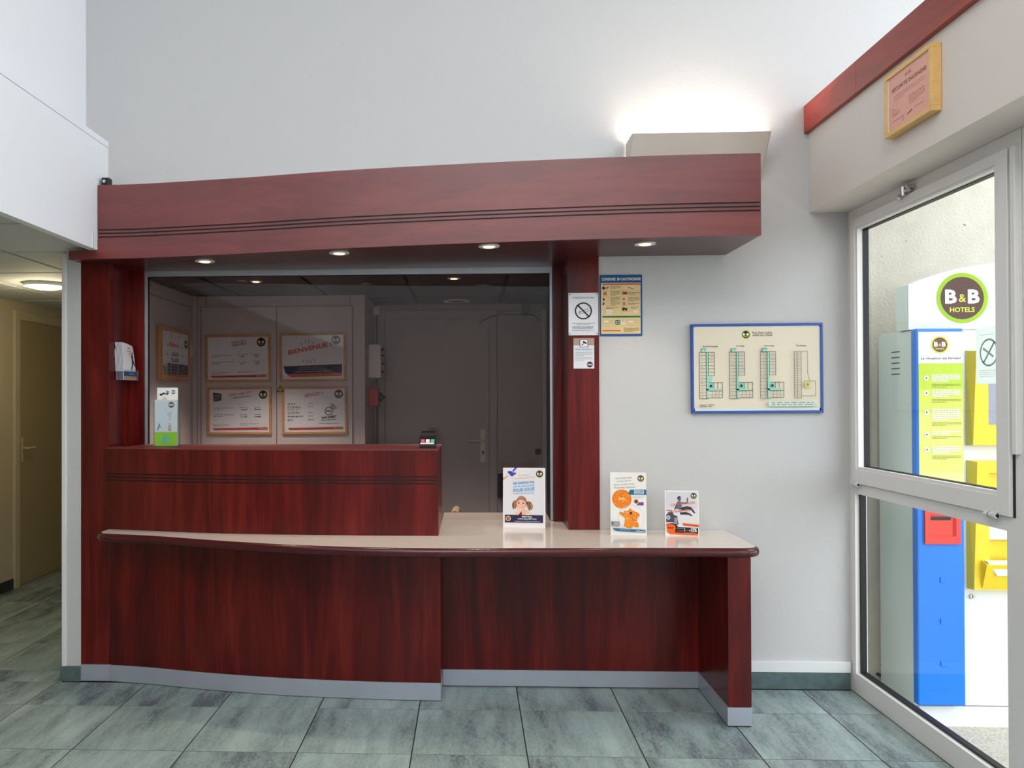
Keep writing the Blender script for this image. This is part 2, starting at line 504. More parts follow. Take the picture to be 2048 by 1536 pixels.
# partition between hall and office, its end shows as a white strip left of the desk
b = MB(); b.box(-2.03, -1.942, 3.905, 4.2, 0, 2.13); b.box(-2.03, -1.975, 4.2, 7.5, 0, 2.2)
wp = struct(b.build('wall_partition', WALL))
MB().box(-2.036, -2.014, 3.897, 3.915, .074, 2.13, bev=.002).build('corner_bead', WHITEP, wp)
struct(bx('baseboard_partition', SKIRT, None, -2.042, -1.942, 3.893, 4.25, 0, .074, bev=.002))
# bulkhead of the mezzanine and the wall above it
b = MB(); b.box(-1.84, -1.80, -3, 3.90, 2.125, 2.655); wl = struct(b.build('wall_left', PLASTER))
bx('coping', PLASTER, wl, -1.93, -1.798, -3, 3.90, 2.6565, 2.687, bev=.001)
bx('end_bead', WHITEP, wl, -1.803, -1.797, 3.73, 3.742, 2.125, 2.20)
struct(bx('wall_left', PLASTER, None, -2.02, -1.913, -3, 3.90, 2.66, 4.35))
# right hand wall above the glazing, its red rail and the ledge behind it
b = MB(); b.box(1.637, 1.95, -3, 3.90, 2.291, 2.80); b.box(1.95, 2.5, -3, 3.92, 2.70, 2.80); b.box(1.83, 1.95, -3, .264, -.1, 2.291)
struct(b.build('wall_right', WALLR))
struct(bx('wall_right', PLASTER, None, 2.4, 2.5, -3, 4.1, 2.80, 2.86))
struct(bx('ceiling', PLASTER, None, -2.02, 2.5, -3, 4.17, 4.30, 4.40))
tr = sroot('trim_1', (1.627, 3.0, 2.672), 'red mahogany rail running along the right wall')
for y0, y1 in ((3.3805, 3.898), (1.2, 3.379), (-3, 1.1985)):
    MB().box(1.614, 1.637, y0, y1, 2.672, 2.806, bev=.0015).build('board', WOODY, tr)
# end wall behind the camera
b = MB(); b.box(-3.5, 2.5, -3.1, -3.0, -.1, 4.35)
struct(b.build('wall_front', PLASTER))
# hall on the left
struct(bx('wall_hall', HALL, None, -3.50, -3.394, -3, 7.5, -.1, 2.2))
struct(bx('wall_hall', HALL, None, -3.50, -1.98, 7.4, 7.5, 0, 2.2))
struct(bx('baseboard_left', mat('dark_skirting_tile', (40, 44, 44), .5), None, -3.394, -3.384, -3, 5.784, 0, .077))
d = struct(bx('door_1', HALLDOOR, None, -3.394, -3.386, 5.85, 6.497, .012, 2.003))
b = MB(); b.box(-3.394, -3.372, 5.786, 5.852, 0, 2.072, bev=.003); b.box(-3.394, -3.372, 6.495, 6.56, 0, 2.072, bev=.003)
b.box(-3.394, -3.372, 5.852, 6.495, 2.003, 2.072, bev=.003); b.build('door_frame', HALL, d)
b = MB(); b.box(-3.386, -3.379, 5.88, 5.915, .93, 1.12, bev=.003); b.cyl((-3.38, 5.897, 1.036), (-3.335, 5.897, 1.036), .009)
b.cyl((-3.337, 5.893, 1.036), (-3.337, 5.985, 1.036), .010); b.build('handle', mat('beige_metal_handle', (196, 184, 158), .4), d, True)
hc = struct(bx('ceiling', TBAR, None, -3.394, -1.84, -3, 7.4, 2.152, 2.2))
xs = [-3.394, -2.965, -2.325, -1.84]; ys = [y for y in (1.36, 2.0, 2.64, 3.28, 3.91, 4.55, 5.19, 5.83, 6.47, 7.1, 7.39)]
for a, c in zip(xs, xs[1:]):
    for y0, y1 in zip(ys, ys[1:]):
        if a > -2.4 and y0 > 3.8: continue
        x1 = c if not (a > -3.0 and y0 > 3.2 and c > -2.0) else c
        MB().box(a + .011, x1 - .011, y0 + .011, y1 - .011, 2.143, 2.153, bev=.002).build('ceiling_panel', CEILT, hc)
for y0, y1 in zip(ys[4:], ys[5:]):
    MB().box(-2.316, -2.035, y0 + .009, y1 - .009, 2.143, 2.153, bev=.002).build('ceiling_panel', CEILT, hc)

# skirting on the right of the desk
sk = struct(bx('baseboard_right', GROUT, None, 1.19, 1.816, 3.893, 3.90, 0, .083))
for a, c in ((1.192, 1.212), (1.214, 1.812)): bx('skirting_tile', SKIRT, sk, a, c, 3.887, 3.894, .003, .081, bev=.001)
bx('white_strip', WHITEP, sk, 1.195, 1.815, 3.886, 3.90, .083, .136, bev=.002)

# ---------------------------------------------------------------- windows on the right
def window_bay(n, y0, y1):
    b = MB(); X0, X1 = 1.822, 1.878
    b.box(X0, X1, y1 - .048, y1, 0, 2.29); b.box(X0, X1, y0, y0 + .084, 0, 2.29)
    b.box(X0, X1, y0 + .084, y1 - .048, 2.222, 2.29); b.box(X0, X1, y0 + .084, y1 - .048, 0, .094); b.box(X0, X1, y0 + .084, y1 - .048, .945, .992)
    w = struct(b.build('window_%d' % n, PVC))
    a, c, lo, hi = y0 + .047, y1 - .052, .997, 2.238               # opening sash
    ga, gc, gl, gh = y0 + .122, y1 - .102, 1.075, 2.188
    def frame(name, m, xa, xb, o, i, bev=0.):
        q = MB()
        q.box(xa, xb, o[0], i[0], o[2], o[3], bev); q.box(xa, xb, i[1], o[1], o[2], o[3], bev)
        q.box(xa, xb, i[0], i[1], o[2], i[2], bev); q.box(xa, xb, i[0], i[1], i[3], o[3], bev)
        return q.build(name, m, w)
    frame('sash', PVC, 1.806, 1.868, (a, c, lo, hi), (ga - .012, gc + .012, gl - .012, gh + .012), .002)
    frame('glazing_bead', PVC, 1.814, 1.84, (ga - .014, gc + .014, gl - .014, gh + .014), (ga, gc, gl, gh))
    frame('gasket', BLACK, 1.84, 1.866, (ga - .010, gc + .010, gl - .010, gh + .010), (ga + .003, gc - .003, gl + .003, gh - .003))
    q = MB(); q.poly([(1.858, ga, gl), (1.858, ga, gh), (1.858, gc, gh), (1.858, gc, gl)]); q.build('pane', GLASS, w)
    la, lc, ll, lh = y0 + .086, y1 - .050, .096, .943                # fixed lower light
    frame('gasket', BLACK, 1.842, 1.868, (la - .006, lc + .006, ll - .006, lh + .006), (la + .004, lc - .010, ll + .008, lh - .002))
    q = MB(); q.poly([(1.858, la, ll), (1.858, la, lh), (1.858, lc, lh), (1.858, lc, ll)]); q.build('pane', GLASS, w)
    bx('joint_shadow_gasket', BLACK, w, 1.8185, 1.8225, y0 + .038, y0 + .047, .995, 2.236)
    for hy in (y1 - .092, y0 + .135):
        q = MB(); q.cyl((1.803, hy - .030, .993), (1.803, hy + .030, .993), .0105, n=14); q.box(1.803, 1.81, hy - .03, hy + .028, .985, 1.004)
        h = q.build('hinge', WHITEP, w, True)
        q = MB(); q.cyl((1.803, hy - .0305, .993), (1.803, hy - .032, .993), .005, n=12); q.cyl((1.803, hy + .004, .993), (1.803, hy + .006, .993), .0112, n=14); q.build('pin', BLACK, h)
    bx('handle_strip', PVC, w, 1.806, 1.823, y0 + .010, y0 + .035, 1.208, 2.236, bev=.003)
    q = MB(); q.box(1.796, 1.81, (y0 + y1) / 2 + .03, (y0 + y1) / 2 + .08, 2.243, 2.262, bev=.003)
    q.cyl((1.79, (y0 + y1) / 2 + .055, 2.268), (1.79, (y0 + y1) / 2 + .055, 2.232), .013, .010, 14)
    q.cyl((1.786, (y0 + y1) / 2 + .095, 2.236), (1.815, (y0 + y1) / 2 + .095, 2.236), .012, n=14)
    q.cyl((1.786, (y0 + y1) / 2 + .025, 2.262), (1.815, (y0 + y1) / 2 + .025, 2.262), .008, n=12)
    q.build('latch', CHROME, w, True)
    return w
window_bay(1, 2.698, 3.90)
window_bay(2, 1.49, 2.692)
window_bay(3, .27, 1.484)

# outside: stuccoed wall behind the kiosk
struct(bx('wall_outside', STUCCO, None, 1.882, 7.0, 4.20, 4.40, -.2, 4.3))
t = thing('cable', (2.16, 4.17, -.14), 'black cable lying along the foot of the stucco wall outside', 'cable')
MB().tube([(2.085, 4.19, -.02), (2.10, 4.185, -.025), (2.13, 4.18, -.055), (2.16, 4.17, -.10), (2.20, 4.16, -.135), (2.3, 4.16, -.136)], .007).build('wire', BLACK, t, True)

# ================================================================ RECEPTION DESK
UP = smooth_path([(-1.80, 3.872), (-1.53, 3.815), (-1.28, 3.768), (-1.04, 3.736), (-.60, 3.712), (-.150, 3.704)])       # upper box front
LOW = smooth_path([(-1.79, 3.900), (-1.579, 3.868), (-1.308, 3.809), (-1.05, 3.764), (-.80, 3.731), (-.45, 3.704), (-.140, 3.694)])
desk = thing('reception_counter', (-.3, 3.75, 0), 'curved red mahogany reception counter with black grooves and a silver plinth', 'counter')
def panel(path, prof, name, m, mi=None):
    """prof: list of (offset behind the face, height)"""
    return MB().loft([[(x, y + o, z) for o, z in prof] for x, y in path], mi=mi).build(name, m, desk)
# lower body
b = MB()
b.prism(LOW + [(-.140, 3.888), (-1.79, 3.92)], 'z', .084, .722); b.build('front_panel', WOODV, desk)
b = MB()
b.prism([(x, y - .002) for x, y in LOW] + [(-.138, 3.69), (-.138, 3.885), (-1.79, 3.905)], 'z', .003, .083); b.build('plinth', PLINTH, desk)
# recess for wheelchair users
bx('back_panel', WOODV, desk, -.140, 1.094, 3.884, 3.898, .084, .722)
bx('plinth', PLINTH, desk, -.136, 1.090, 3.880, 3.896, .006, .083)
bx('end_panel', WOODV, desk, 1.094, 1.192, 3.441, 3.888, .084, .722, bev=.0012)
b = MB(); b.box(1.090, 1.194, 3.438, 3.888, .006, .083, bev=.001); b.build('plinth', PLINTH, desk)
for a in ((1.0945, 1.19, 3.445, 3.88), (-.13, 1.09, 3.885, 3.897)): bx('base_joint', mat('worn_brown_underlay', (96, 70, 56), .9), desk, *a, 0, .006)
# upper box with three grooves and a ledge
zt = 1.163
prof = [(0, .762)]
mi = []
for z in (1.036, 1.020, 1.004):
    prof_z = z
gro = (1.004, 1.020, 1.036)
mi = [0]
for z in gro:
    prof += [(0, z - .0033), (.004, z - .0033), (.004, z + .0033), (0, z + .0033)]
    mi += [1, 1, 1, 0] if z != gro[-1] else [1, 1, 1, 0]
prof += [(0, zt - .004)]
mi = ([0, 1, 1, 1] * 3) + [0]
panel(UP, prof, 'upper_front_panel', [WOODV, INLAY], mi)
bx('upper_side_panel', WOODV, desk, -.166, -.1485, 3.7085, 4.168, .7625, zt - .004, bev=.0008)
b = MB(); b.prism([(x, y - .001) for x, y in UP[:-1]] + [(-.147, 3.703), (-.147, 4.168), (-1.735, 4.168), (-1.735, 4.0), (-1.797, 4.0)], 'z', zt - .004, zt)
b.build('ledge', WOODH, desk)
b = MB(); b.box(-1.74, -.17, 4.15, 4.168, .7625, zt - .005); b.build('rear_panel', OFFICE, desk)

# worktop
WT = [(-1.783, 3.90), (-1.783, 3.80), (-1.776, 3.772), (-1.755, 3.752)] + smooth_path([(-1.71, 3.738), (-1.48, 3.685), (-1.236, 3.602), (-.99, 3.525), (-.745, 3.466), (-.45, 3.422), (-.119, 3.405), (.35, 3.420), (.769, 3.434), (1.165, 3.437)])
WT = WT + [(1.196, 3.444), (1.217, 3.462), (1.227, 3.49), (1.229, 3.54), (1.229, 3.896)]
wt = thing('worktop', (-.2, 3.7, .722), 'cream laminate worktop with a rounded dark red edge', 'worktop')
top = [(x, y) for x, y in WT] + [(.598, 3.896), (.598, 4.168), (.42, 4.168), (.42, 4.47), (-.147, 4.47), (-.147, 4.16), (-1.73, 4.16), (-1.73, 3.92)]
b = MB(); b.prism(top, 'z', .7235, .762); bmesh.ops.triangulate(b.bm, faces=[f for f in b.bm.faces if len(f.verts) > 4]); b.build('laminate_top', CREAM, wt)
rows = []
for i, (x, y) in enumerate(WT):
    a, c = WT[max(i - 1, 0)], WT[min(i + 1, len(WT) - 1)]
    d = Vector((c[0] - a[0], c[1] - a[1])).normalized(); n = Vector((d.y, -d.x))
    prof = [(-.012, .7612), (-.002, .7615)] + [(.017 * math.cos(t), .741 + .020 * math.sin(t)) for t in [math.radians(k) for k in range(75, -91, -15)]] + [(-.012, .7205)]
    rows.append([(x + n.x * o, y + n.y * o, z) for o, z in prof])
MB().loft(rows, close=True).build('edge_nosing', NOSING, wt, True)

# mahogany pillars left and right of the opening
p = thing('wooden_pillar', (-1.87, 4.0, 0), 'tall red mahogany pillar left of the counter, beside the white wall strip', 'pillar')
bx('post', WOODV, p, -1.941, -1.797, 3.905, 4.185, .084, 2.10, bev=.001)
bx('return_board', WOODV, p, -1.797, -1.729, 4.165, 4.185, .76, 2.09)
bx('plinth', PLINTH, p, -1.9415, -1.79, 3.901, 4.1, .002, .083)
p = thing('wooden_pillar', (.55, 4.0, .762), 'red mahogany pillar standing on the cream worktop, carrying two notices', 'pillar')
bx('post', WOODV, p, .475, .627, 3.888, 4.168, .7625, 2.092, bev=.001)
bx('return_board', WOODV, p, .432, .475, 4.150, 4.168, .7625, 2.09)

# canopy over the desk
CP = smooth_path([(-1.797, 3.782), (-1.557, 3.768), (-1.036, 3.685), (-.542, 3.590), (.135, 3.501), (.775, 3.444), (1.239, 3.429)])
can = thing('desk_canopy', (-.2, 3.7, 2.09), 'curved red mahogany canopy with three black grooves above the counter', 'canopy')
def zb(x): return 2.0905 + (x - 1.24) * .0028
rows = []
for x, y in CP:
    z0 = zb(x); k = z0 - 2.0905
    pr_ = [(.018, z0), (0, z0)]
    for g in (2.196, 2.213, 2.230):
        pr_ += [(0, g + k - .0034), (.004, g + k - .0034), (.004, g + k + .0034), (0, g + k + .0034)]
    pr_ += [(0, 2.440), (.018, 2.440)]
    rows.append([(x, y + o, z) for o, z in pr_])
n = len(rows[0])
mi = [0, 0] + [1, 1, 1, 0] * 3 + [0, 0]
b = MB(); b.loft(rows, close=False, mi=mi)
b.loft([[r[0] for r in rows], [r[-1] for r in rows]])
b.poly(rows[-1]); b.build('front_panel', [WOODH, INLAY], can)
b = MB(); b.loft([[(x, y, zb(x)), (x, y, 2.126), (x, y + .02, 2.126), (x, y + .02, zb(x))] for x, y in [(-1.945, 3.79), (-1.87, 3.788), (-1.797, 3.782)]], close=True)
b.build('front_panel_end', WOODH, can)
# soffit
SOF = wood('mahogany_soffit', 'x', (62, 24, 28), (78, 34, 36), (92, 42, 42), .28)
back = [(1.239, 3.896), (.63, 3.896), (.63, 4.168), (-1.73, 4.168), (-1.73, 4.16), (-1.797, 3.90), (-1.94, 3.90), (-1.94, 3.79), (-1.797, 3.79)]
b = MB()
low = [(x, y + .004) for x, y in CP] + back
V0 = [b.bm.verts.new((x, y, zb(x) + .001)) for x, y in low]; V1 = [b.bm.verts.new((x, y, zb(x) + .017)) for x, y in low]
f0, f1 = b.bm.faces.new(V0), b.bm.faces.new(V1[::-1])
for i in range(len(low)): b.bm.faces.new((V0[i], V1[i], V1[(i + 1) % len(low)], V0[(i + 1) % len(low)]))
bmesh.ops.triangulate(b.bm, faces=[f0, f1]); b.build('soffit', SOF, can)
b = MB(); b.prism([(x, y + .018) for x, y in CP] + [(1.239, 3.899), (-1.797, 3.899)], 'z', 2.42, 2.436)
bmesh.ops.triangulate(b.bm, faces=[f for f in b.bm.faces if len(f.verts) > 4]); b.build('top_board', WHITEP, can)
bx('end_board', WOODY, can, 1.221, 1.239, 3.447, 3.897, 2.092, 2.42)

# downlights in the soffit and in the office ceiling
def downlight(x, y, z, r, label, power, group='small round downlights', col=(1, .80, .55)):
    t = thing('downlight', (x, y, z), label, 'downlight', group)
    MB().ring((x, y, z), 'z', r * .60, r, -.005).build('trim_ring', WHITEP, t, True)
    b = MB(); b.cyl((x, y, z - .001), (x, y, z - .0075), r * .62, r * .50, 24); b.build('bulb', LAMPW, t, True)
    l = bpy.data.lights.new('downlight_beam', 'SPOT'); l.energy = power; l.color = col; l.spot_size = math.radians(95); l.spot_blend = .6; l.shadow_soft_size = .02
    o = bpy.data.objects.new('downlight_beam', l); C.objects.link(o); o.parent = t; o.location = (0, 0, -.014)
for k, (x, y, lb) in enumerate(((-1.303, 3.872, 'round downlight in the canopy, above the leaflet holder end'), (-.609, 3.70, 'round downlight in the canopy, second from the left pillar'),
                  (.088, 3.584, 'round downlight in the canopy, third from the left pillar'), (.782, 3.576, 'round downlight in the canopy, right of the pillar with the notices'))):
    downlight(x, y, zb(x), .047, lb, 17 if k < 3 else 9)

# aluminium framed glazing between desk and office
gs = thing('glass_screen', (-.65, 4.19, .762), 'aluminium framed glass screen above the counter', 'screen')
b = MB(); b.box(-1.731, .432, 4.178, 4.20, 2.056, 2.092, bev=.001); b.build('header_rail', ALU, gs)
b = MB(); b.box(-1.731, -1.716, 4.178, 4.20, zt, 2.056, bev=.001); b.build('side_post', ALU, gs)
b = MB(); b.box(.418, .4315, 4.178, 4.20, .7625, 2.056, bev=.001); b.build('side_post', ALU, gs)
b = MB(); b.box(-1.716, -1.712, 4.182, 4.197, zt, 2.056); b.box(.415, .418, 4.182, 4.197, .7625, 2.056); b.box(-1.716, .418, 4.182, 4.197, 2.0515, 2.056); b.build('gasket', BLACK, gs)
b = MB(); b.poly([(-1.713, 4.19, zt), (-1.713, 4.19, 2.053), (.416, 4.19, 2.053), (.416, 4.19, .7635), (-.147, 4.19, .7635), (-.147, 4.19, zt)])
b.build('pane', SCREENGLASS, gs)

# ================================================================ OFFICE BEHIND THE SCREEN
struct(bx('wall_office_left', OFFWALL, None, -1.985, -1.974, 4.2, 5.6, 0, 2.2))
struct(bx('wall_office_back', OFFWALL, None, -.80, .62, 6.212, 6.30, 0, 2.2))
struct(bx('wall_office_right', DARKBROWN, None, .60, .70, 4.17, 6.30, 0, 2.2))
oc = struct(bx('ceiling', BLACK, None, -1.985, .62, 4.20, 6.30, 2.149, 2.2))
xs = [-1.974, -1.630, -1.013, -.393, .226, .60]; ys = [4.2, 4.50, 5.115, 5.765, 6.212]
for i, (a, c) in enumerate(zip(xs, xs[1:])):
    for y0, y1 in zip(ys, ys[1:]):
        if y0 > 5.7 and i < 2: continue
        if y1 > 5.58 and i < 2: y1 = 5.58
        MB().box(a + .013, c - .013, y0 + .005, y1 - .005, 2.136, 2.150, bev=.001).build('ceiling_panel', DARKCEIL, oc)
# built-in cupboard with the four posters
cup = thing('cupboard', (-1.36, 5.75, 0), 'built-in grey white cupboard with two plain doors behind the glass screen', 'cupboard')
b = MB(); b.box(-1.973, -.741, 5.600, 6.20, 0, 2.1345); b.build('carcass', OFFICE, cup)
bx('door', OFFICE, cup, -1.902, -1.367, 5.580, 5.600, .06, 2.055, bev=.001)
bx('door', OFFICE, cup, -1.363, -.828, 5.580, 5.600, .06, 2.055, bev=.001)
for x in (-1.875, -.845): bx('joint', DARKBROWN, cup, x - .001, x + .001, 5.5985, 5.60, 2.055, 2.1345)
bx('joint', BLACK, cup, -1.368, -1.362, 5.596, 5.6005, .06, 2.055)
bx('joint', DARKBROWN, cup, -.8275, -.825, 5.598, 5.6005, .06, 2.055)
bx('joint', DARKBROWN, cup, -1.9045, -1.9025, 5.598, 5.6005, .06, 2.055)
bx('joint', DARKBROWN, cup, -1.902, -.828, 5.598, 5.6005, 2.0555, 2.0585)
bx('joint', DARKBROWN, cup, -1.941, -1.939, 5.5985, 5.60, 0, 2.1345)
# narrow door on the left office wall
sd = struct(bx('door_2', OFFICE, None, -1.974, -1.962, 4.25, 5.525, 0, 2.045, bev=.001))
bx('top_panel', OFFICE, sd, -1.974, -1.965, 4.25, 5.57, 2.058, 2.132, bev=.001)
for z0 in (1.70, .9):
    bx('hinge', WHITEP, sd, -1.967, -1.955, 5.535, 5.549, z0, z0 + .085, bev=.002)
# rear door
d3 = struct(bx('door_3', OFFICE, None, -.659, .147, 6.196, 6.212, .01, 2.022, bev=.001))
b = MB(); b.box(-.715, -.663, 6.190, 6.212, 0, 2.088, bev=.002); b.box(.151, .209, 6.190, 6.212, 0, 2.088, bev=.002); b.box(-.663, .151, 6.190, 6.212, 2.026, 2.088, bev=.002)
b.build('door_frame', OFFICE, d3)
q = MB(); q.box(.079, .120, 6.188, 6.196, .905, 1.165, bev=.004); hp = q.build('handle_plate', GREYP, d3)
q = MB(); q.cyl((.10, 6.19, 1.075), (.10, 6.15, 1.075), .010); q.tube([(.104, 6.152, 1.075), (.05, 6.15, 1.076), (-.022, 6.154, 1.078)], .010); q.build('lever', GREYP, hp, True)
q = MB(); q.cyl((.10, 6.1885, .985), (.10, 6.187, .985), .008, n=14); q.box(.0965, .1035, 6.187, 6.1885, .962, .982); q.build('keyhole', BLACK, hp)
sp_ = thing('wall_panel', (.37, 6.2, 0), 'plain grey side panel right of the rear office door', 'panel')
bx('board', OFFICE, sp_, .215, .555, 6.192, 6.212, 0, 2.075, bev=.002)
bx('edge_post', WHITEP, sp_, .557, .592, 6.17, 6.212, 0, 2.09, bev=.002)
q = MB(); q.box(.505, .548, 6.186, 6.192, .965, 1.01, bev=.002); q.build('strike_plate', BLACK, sp_)
t = thing('door_stop', (.23, 6.15, .66), 'black latch box low on the panel beside the rear door', 'latch')
q = MB(); q.box(.212, .262, 6.12, 6.192, .64, .82, bev=.006); q.build('body', BLACK, t)
t = thing('wire', (.3, 6.19, 2.0), 'thin grey wire arching over the rear office door panel', 'wire')
MB().tube([(.07, 6.183, 1.985), (.15, 6.183, 2.03), (.23, 6.183, 2.05), (.40, 6.183, 2.05), (.50, 6.183, 2.045), (.54, 6.183, 2.0)], .004).build('cord', mat('grey_cord', (120, 110, 110)), t, True)
# boxes on the side of the cupboard
t = thing('intercom_box', (-.69, 5.95, 1.555), 'white plastic control box on the recess wall above the red alarm', 'control box')
bx('housing', GREYP, t, -.741, -.652, 5.80, 6.06, 1.555, 1.80, bev=.006)
for z in (1.60, 1.66, 1.72, 1.765): MB().cyl((-.652, 5.86, z), (-.636, 5.86, z), .009, n=12).build('button', BLACK, t)
t = thing('alarm_call_point', (-.70, 5.85, 1.345), 'red fire alarm box with a black knob', 'alarm')
bx('housing', REDBOX, t, -.7413, -.668, 5.78, 5.88, 1.345, 1.48, bev=.004)
q = MB(); q.cyl((-.668, 5.83, 1.412), (-.642, 5.83, 1.412), .034, n=18); q.cyl((-.642, 5.83, 1.412), (-.62, 5.83, 1.412), .014, n=14); q.build('knob', BLACK, t, True)
t = thing('junction_box', (-.70, 6.1, 2.05), 'small beige junction box under the office ceiling', 'box')
bx('housing', GREYP, t, -.735, -.69, 6.06, 6.14, 2.045, 2.105, bev=.004)
q = MB(); q.cyl((-.715, 6.11, 2.046), (-.715, 6.11, 1.0), .006, n=8); q.build('cable', mat('grey_cord', (120, 110, 110)), t)
downlight(-1.328, 4.902, 2.136, .040, 'left lit downlight in the dark office ceiling', 72, col=(1, .88, .78))
downlight(-.095, 4.853, 2.136, .040, 'right lit downlight in the dark office ceiling', 72, col=(1, .88, .78))
t = thing('ceiling_speaker', (-.095, 5.99, 2.136), 'flat round speaker in the office ceiling near the rear door', 'speaker')
MB().ring((-.095, 5.99, 2.136), 'z', .075, .10, -.006).build('rim', GREYP, t, True)
MB().cyl((-.095, 5.99, 2.136), (-.095, 5.99, 2.132), .078).build('grille', DARKCEIL, t)
t = thing('black_bracket', (.45, 6.1, 2.05), 'black device under the office ceiling by the edge post', 'sensor')
bx('housing', BLACK, t, .40, .45, 6.10, 6.18, 2.04, 2.12, bev=.004)
# office chair behind the counter
ch = thing('office_chair', (-.33, 5.05, 0), 'office chair with beige arm pads seen behind the counter', 'chair')
b = MB(); b.box(-.57, -.10, 4.83, 5.27, .44, .51, bev=.025); b.build('seat', BLACK, ch, True)
b = MB(); b.box(-.55, -.12, 4.76, 4.81, .40, .66, bev=.02); b.build('backrest', BLACK, ch, True)
b = MB(); b.cyl((-.33, 5.05, .10), (-.33, 5.05, .44), .025); b.build('gas_column', BLACK, ch)
for sx in (-.60, -.095):
    b = MB(); b.tube([(sx, 4.86, .690), (sx + .005, 4.93, .700), (sx + .008, 5.05, .695), (sx + .008, 5.12, .680)], .026, 10); b.build('arm_pad', mat('beige_arm_pad', (206, 184, 140), .5), ch, True)
    b = MB(); b.tube([(sx, 5.0, .68), (sx, 5.0, .50), (sx + (.08 if sx < -.3 else -.08), 5.0, .46)], .016, 8); b.build('arm_support', BLACK, ch, True)
for k in range(5):
    a = 2 * math.pi * k / 5 + .3
    b = MB(); b.tube([(-.33, 5.05, .11), (-.33 + .28 * math.cos(a), 5.05 + .28 * math.sin(a), .075)], .02, 8); b.build('leg', BLACK, ch)
    b = MB(); x, y = -.33 + .28 * math.cos(a), 5.05 + .28 * math.sin(a); b.cyl((x - .02, y, .03), (x + .02, y, .03), .03, n=14); b.build('castor', BLACK, ch)

# ---------------------------------------------------------------- hall lamp, canopy sensor, uplight
t = thing('hall_lamp', (-2.70, 4.97, 2.143), 'round lit ceiling lamp in the beige hall', 'lamp')
MB().ring((-2.70, 4.97, 2.143), 'z', .105, .128, -.022).build('rim', WHITEP, t, True)
b = MB(); b.cyl((-2.70, 4.97, 2.143), (-2.70, 4.97, 2.121), .118, .112, 28); b.cyl((-2.70, 4.97, 2.121), (-2.70, 4.97, 2.108), .112, .07, 28); b.build('diffuser', HALLLAMP, t, True)
l = bpy.data.lights.new('hall_lamp_glow', 'POINT'); l.energy = 9; l.color = (1, .86, .56); l.shadow_soft_size = .1
o = bpy.data.objects.new('hall_lamp_glow', l); C.objects.link(o); o.parent = t; o.location = (0, 0, -.12)
t = thing('coiled_cord', (-2.046, 4.05, 1.99), 'small blue and white coiled cord at the head of the hall partition', 'cord')
b = MB(); b.tube([(-2.046 + .010 * math.cos(k * .9), 4.05 + .010 * math.sin(k * .9), 1.995 + .0021 * k) for k in range(42)], .003, 6); b.build('coil', mat('blue_cord', (110, 126, 190), .5), t, True)
MB().cyl((-2.046, 4.05, 2.08), (-2.046, 4.05, 2.105), .012, n=14).build('cap', WHITEP, t)
t = thing('sensor_box', (-1.76, 3.82, 2.44), 'small black sensor box on top of the canopy near the bulkhead', 'sensor')
bx('housing', BLACK, t, -1.788, -1.752, 3.80, 3.84, 2.44, 2.482, bev=.003)
q = MB(); q.cyl((-1.772, 3.80, 2.462), (-1.772, 3.793, 2.462), .008, n=14); q.build('lens', CHROME, t)
up = thing('wall_uplight', (1.08, 3.82, 2.46), 'white wedge shaped uplight on the back wall above the canopy', 'lamp')
pr_ = [(3.897, 2.634), (3.736, 2.634), (3.736, 2.622), (3.885, 2.47), (3.897, 2.47)]
b = MB(); x0, x1 = .762, 1.398
b.poly([(x0, 3.736, 2.634), (x0, 3.870, 2.47), (x1, 3.870, 2.47), (x1, 3.736, 2.634)]); b.poly([(x0, 3.744, 2.634), (x1, 3.744, 2.634), (x1, 3.876, 2.474), (x0, 3.876, 2.474)])
b.poly([(x0, 3.736, 2.634), (x1, 3.736, 2.634), (x1, 3.744, 2.634), (x0, 3.744, 2.634)])
b.box(x0, x1, 3.868, 3.897, 2.466, 2.474); b.build('trough', mat('white_lamp_enamel', (204, 194, 182), .4), up)
for x in (x0, x1):
    b = MB(); b.prism([(3.736, 2.634), (3.870, 2.47), (3.897, 2.47), (3.897, 2.634)], 'x', x - .002, x + .002); b.build('end_cap', mat('white_lamp_enamel', (204, 194, 182), .4), up)
b = MB(); b.cyl((x0 + .03, 3.842, 2.545), (x1 - .03, 3.842, 2.545), .013, n=14); b.build('tube', TUBE, up)

# ================================================================ KIOSK OUTSIDE
kx0, kx1, KY = 1.889, 2.70, 3.479
ko = thing('payment_kiosk', (2.29, 3.6, 0), 'white self service kiosk with blue column and yellow screens outside the window', 'kiosk')
b = MB(); b.box(kx0 + .012, kx1 - .012, 3.50, 3.74, -.012, .086); b.box(kx0 + .02, kx1, KY + .001, 3.52, -.008, .083, bev=.003); b.build('base', KWHITE, ko)
b = MB(); b.box(kx0 + .003, kx1, KY, 3.752, .086, 1.688, bev=.006); b.build('body', KWHITE, ko)
b = MB(); b.box(kx0, kx0 + .004, KY + .006, 3.756, .086, 1.684); sdp = b.build('side_panel', KSIDE, ko)
b = MB()
for k in range(5): b.box(kx0 - .0006, kx0 + .002, 3.575, 3.645, 1.500 + k * .0245, 1.505 + k * .0245)
b.build('vent_slot', mat('vent_shadow_grey', (96, 104, 100), .6), sdp)
def arc(x): return 1.972 - .50 * (x - 2.30) ** 2
pts = [(1.876, 1.689)] + [(2.726, 1.689)] + [(x, arc(x)) for x in [2.726 - .85 * k / 16 for k in range(17)]]
b = MB(); b.prism(pts, 'y', KY, 3.58); bmesh.ops.triangulate(b.bm, faces=[f for f in b.bm.faces if len(f.verts) > 4]); hd = b.build('head_sign', KWHITE, ko)
b = MB(); b.box(1.8745, 1.877, KY + .006, 3.578, 1.692, arc(1.876) - .002); b.build('side', KSIDE, hd)
pp = front(1.876, 2.726, KY, 1.689, 1.972, hd); pp.part('logo')
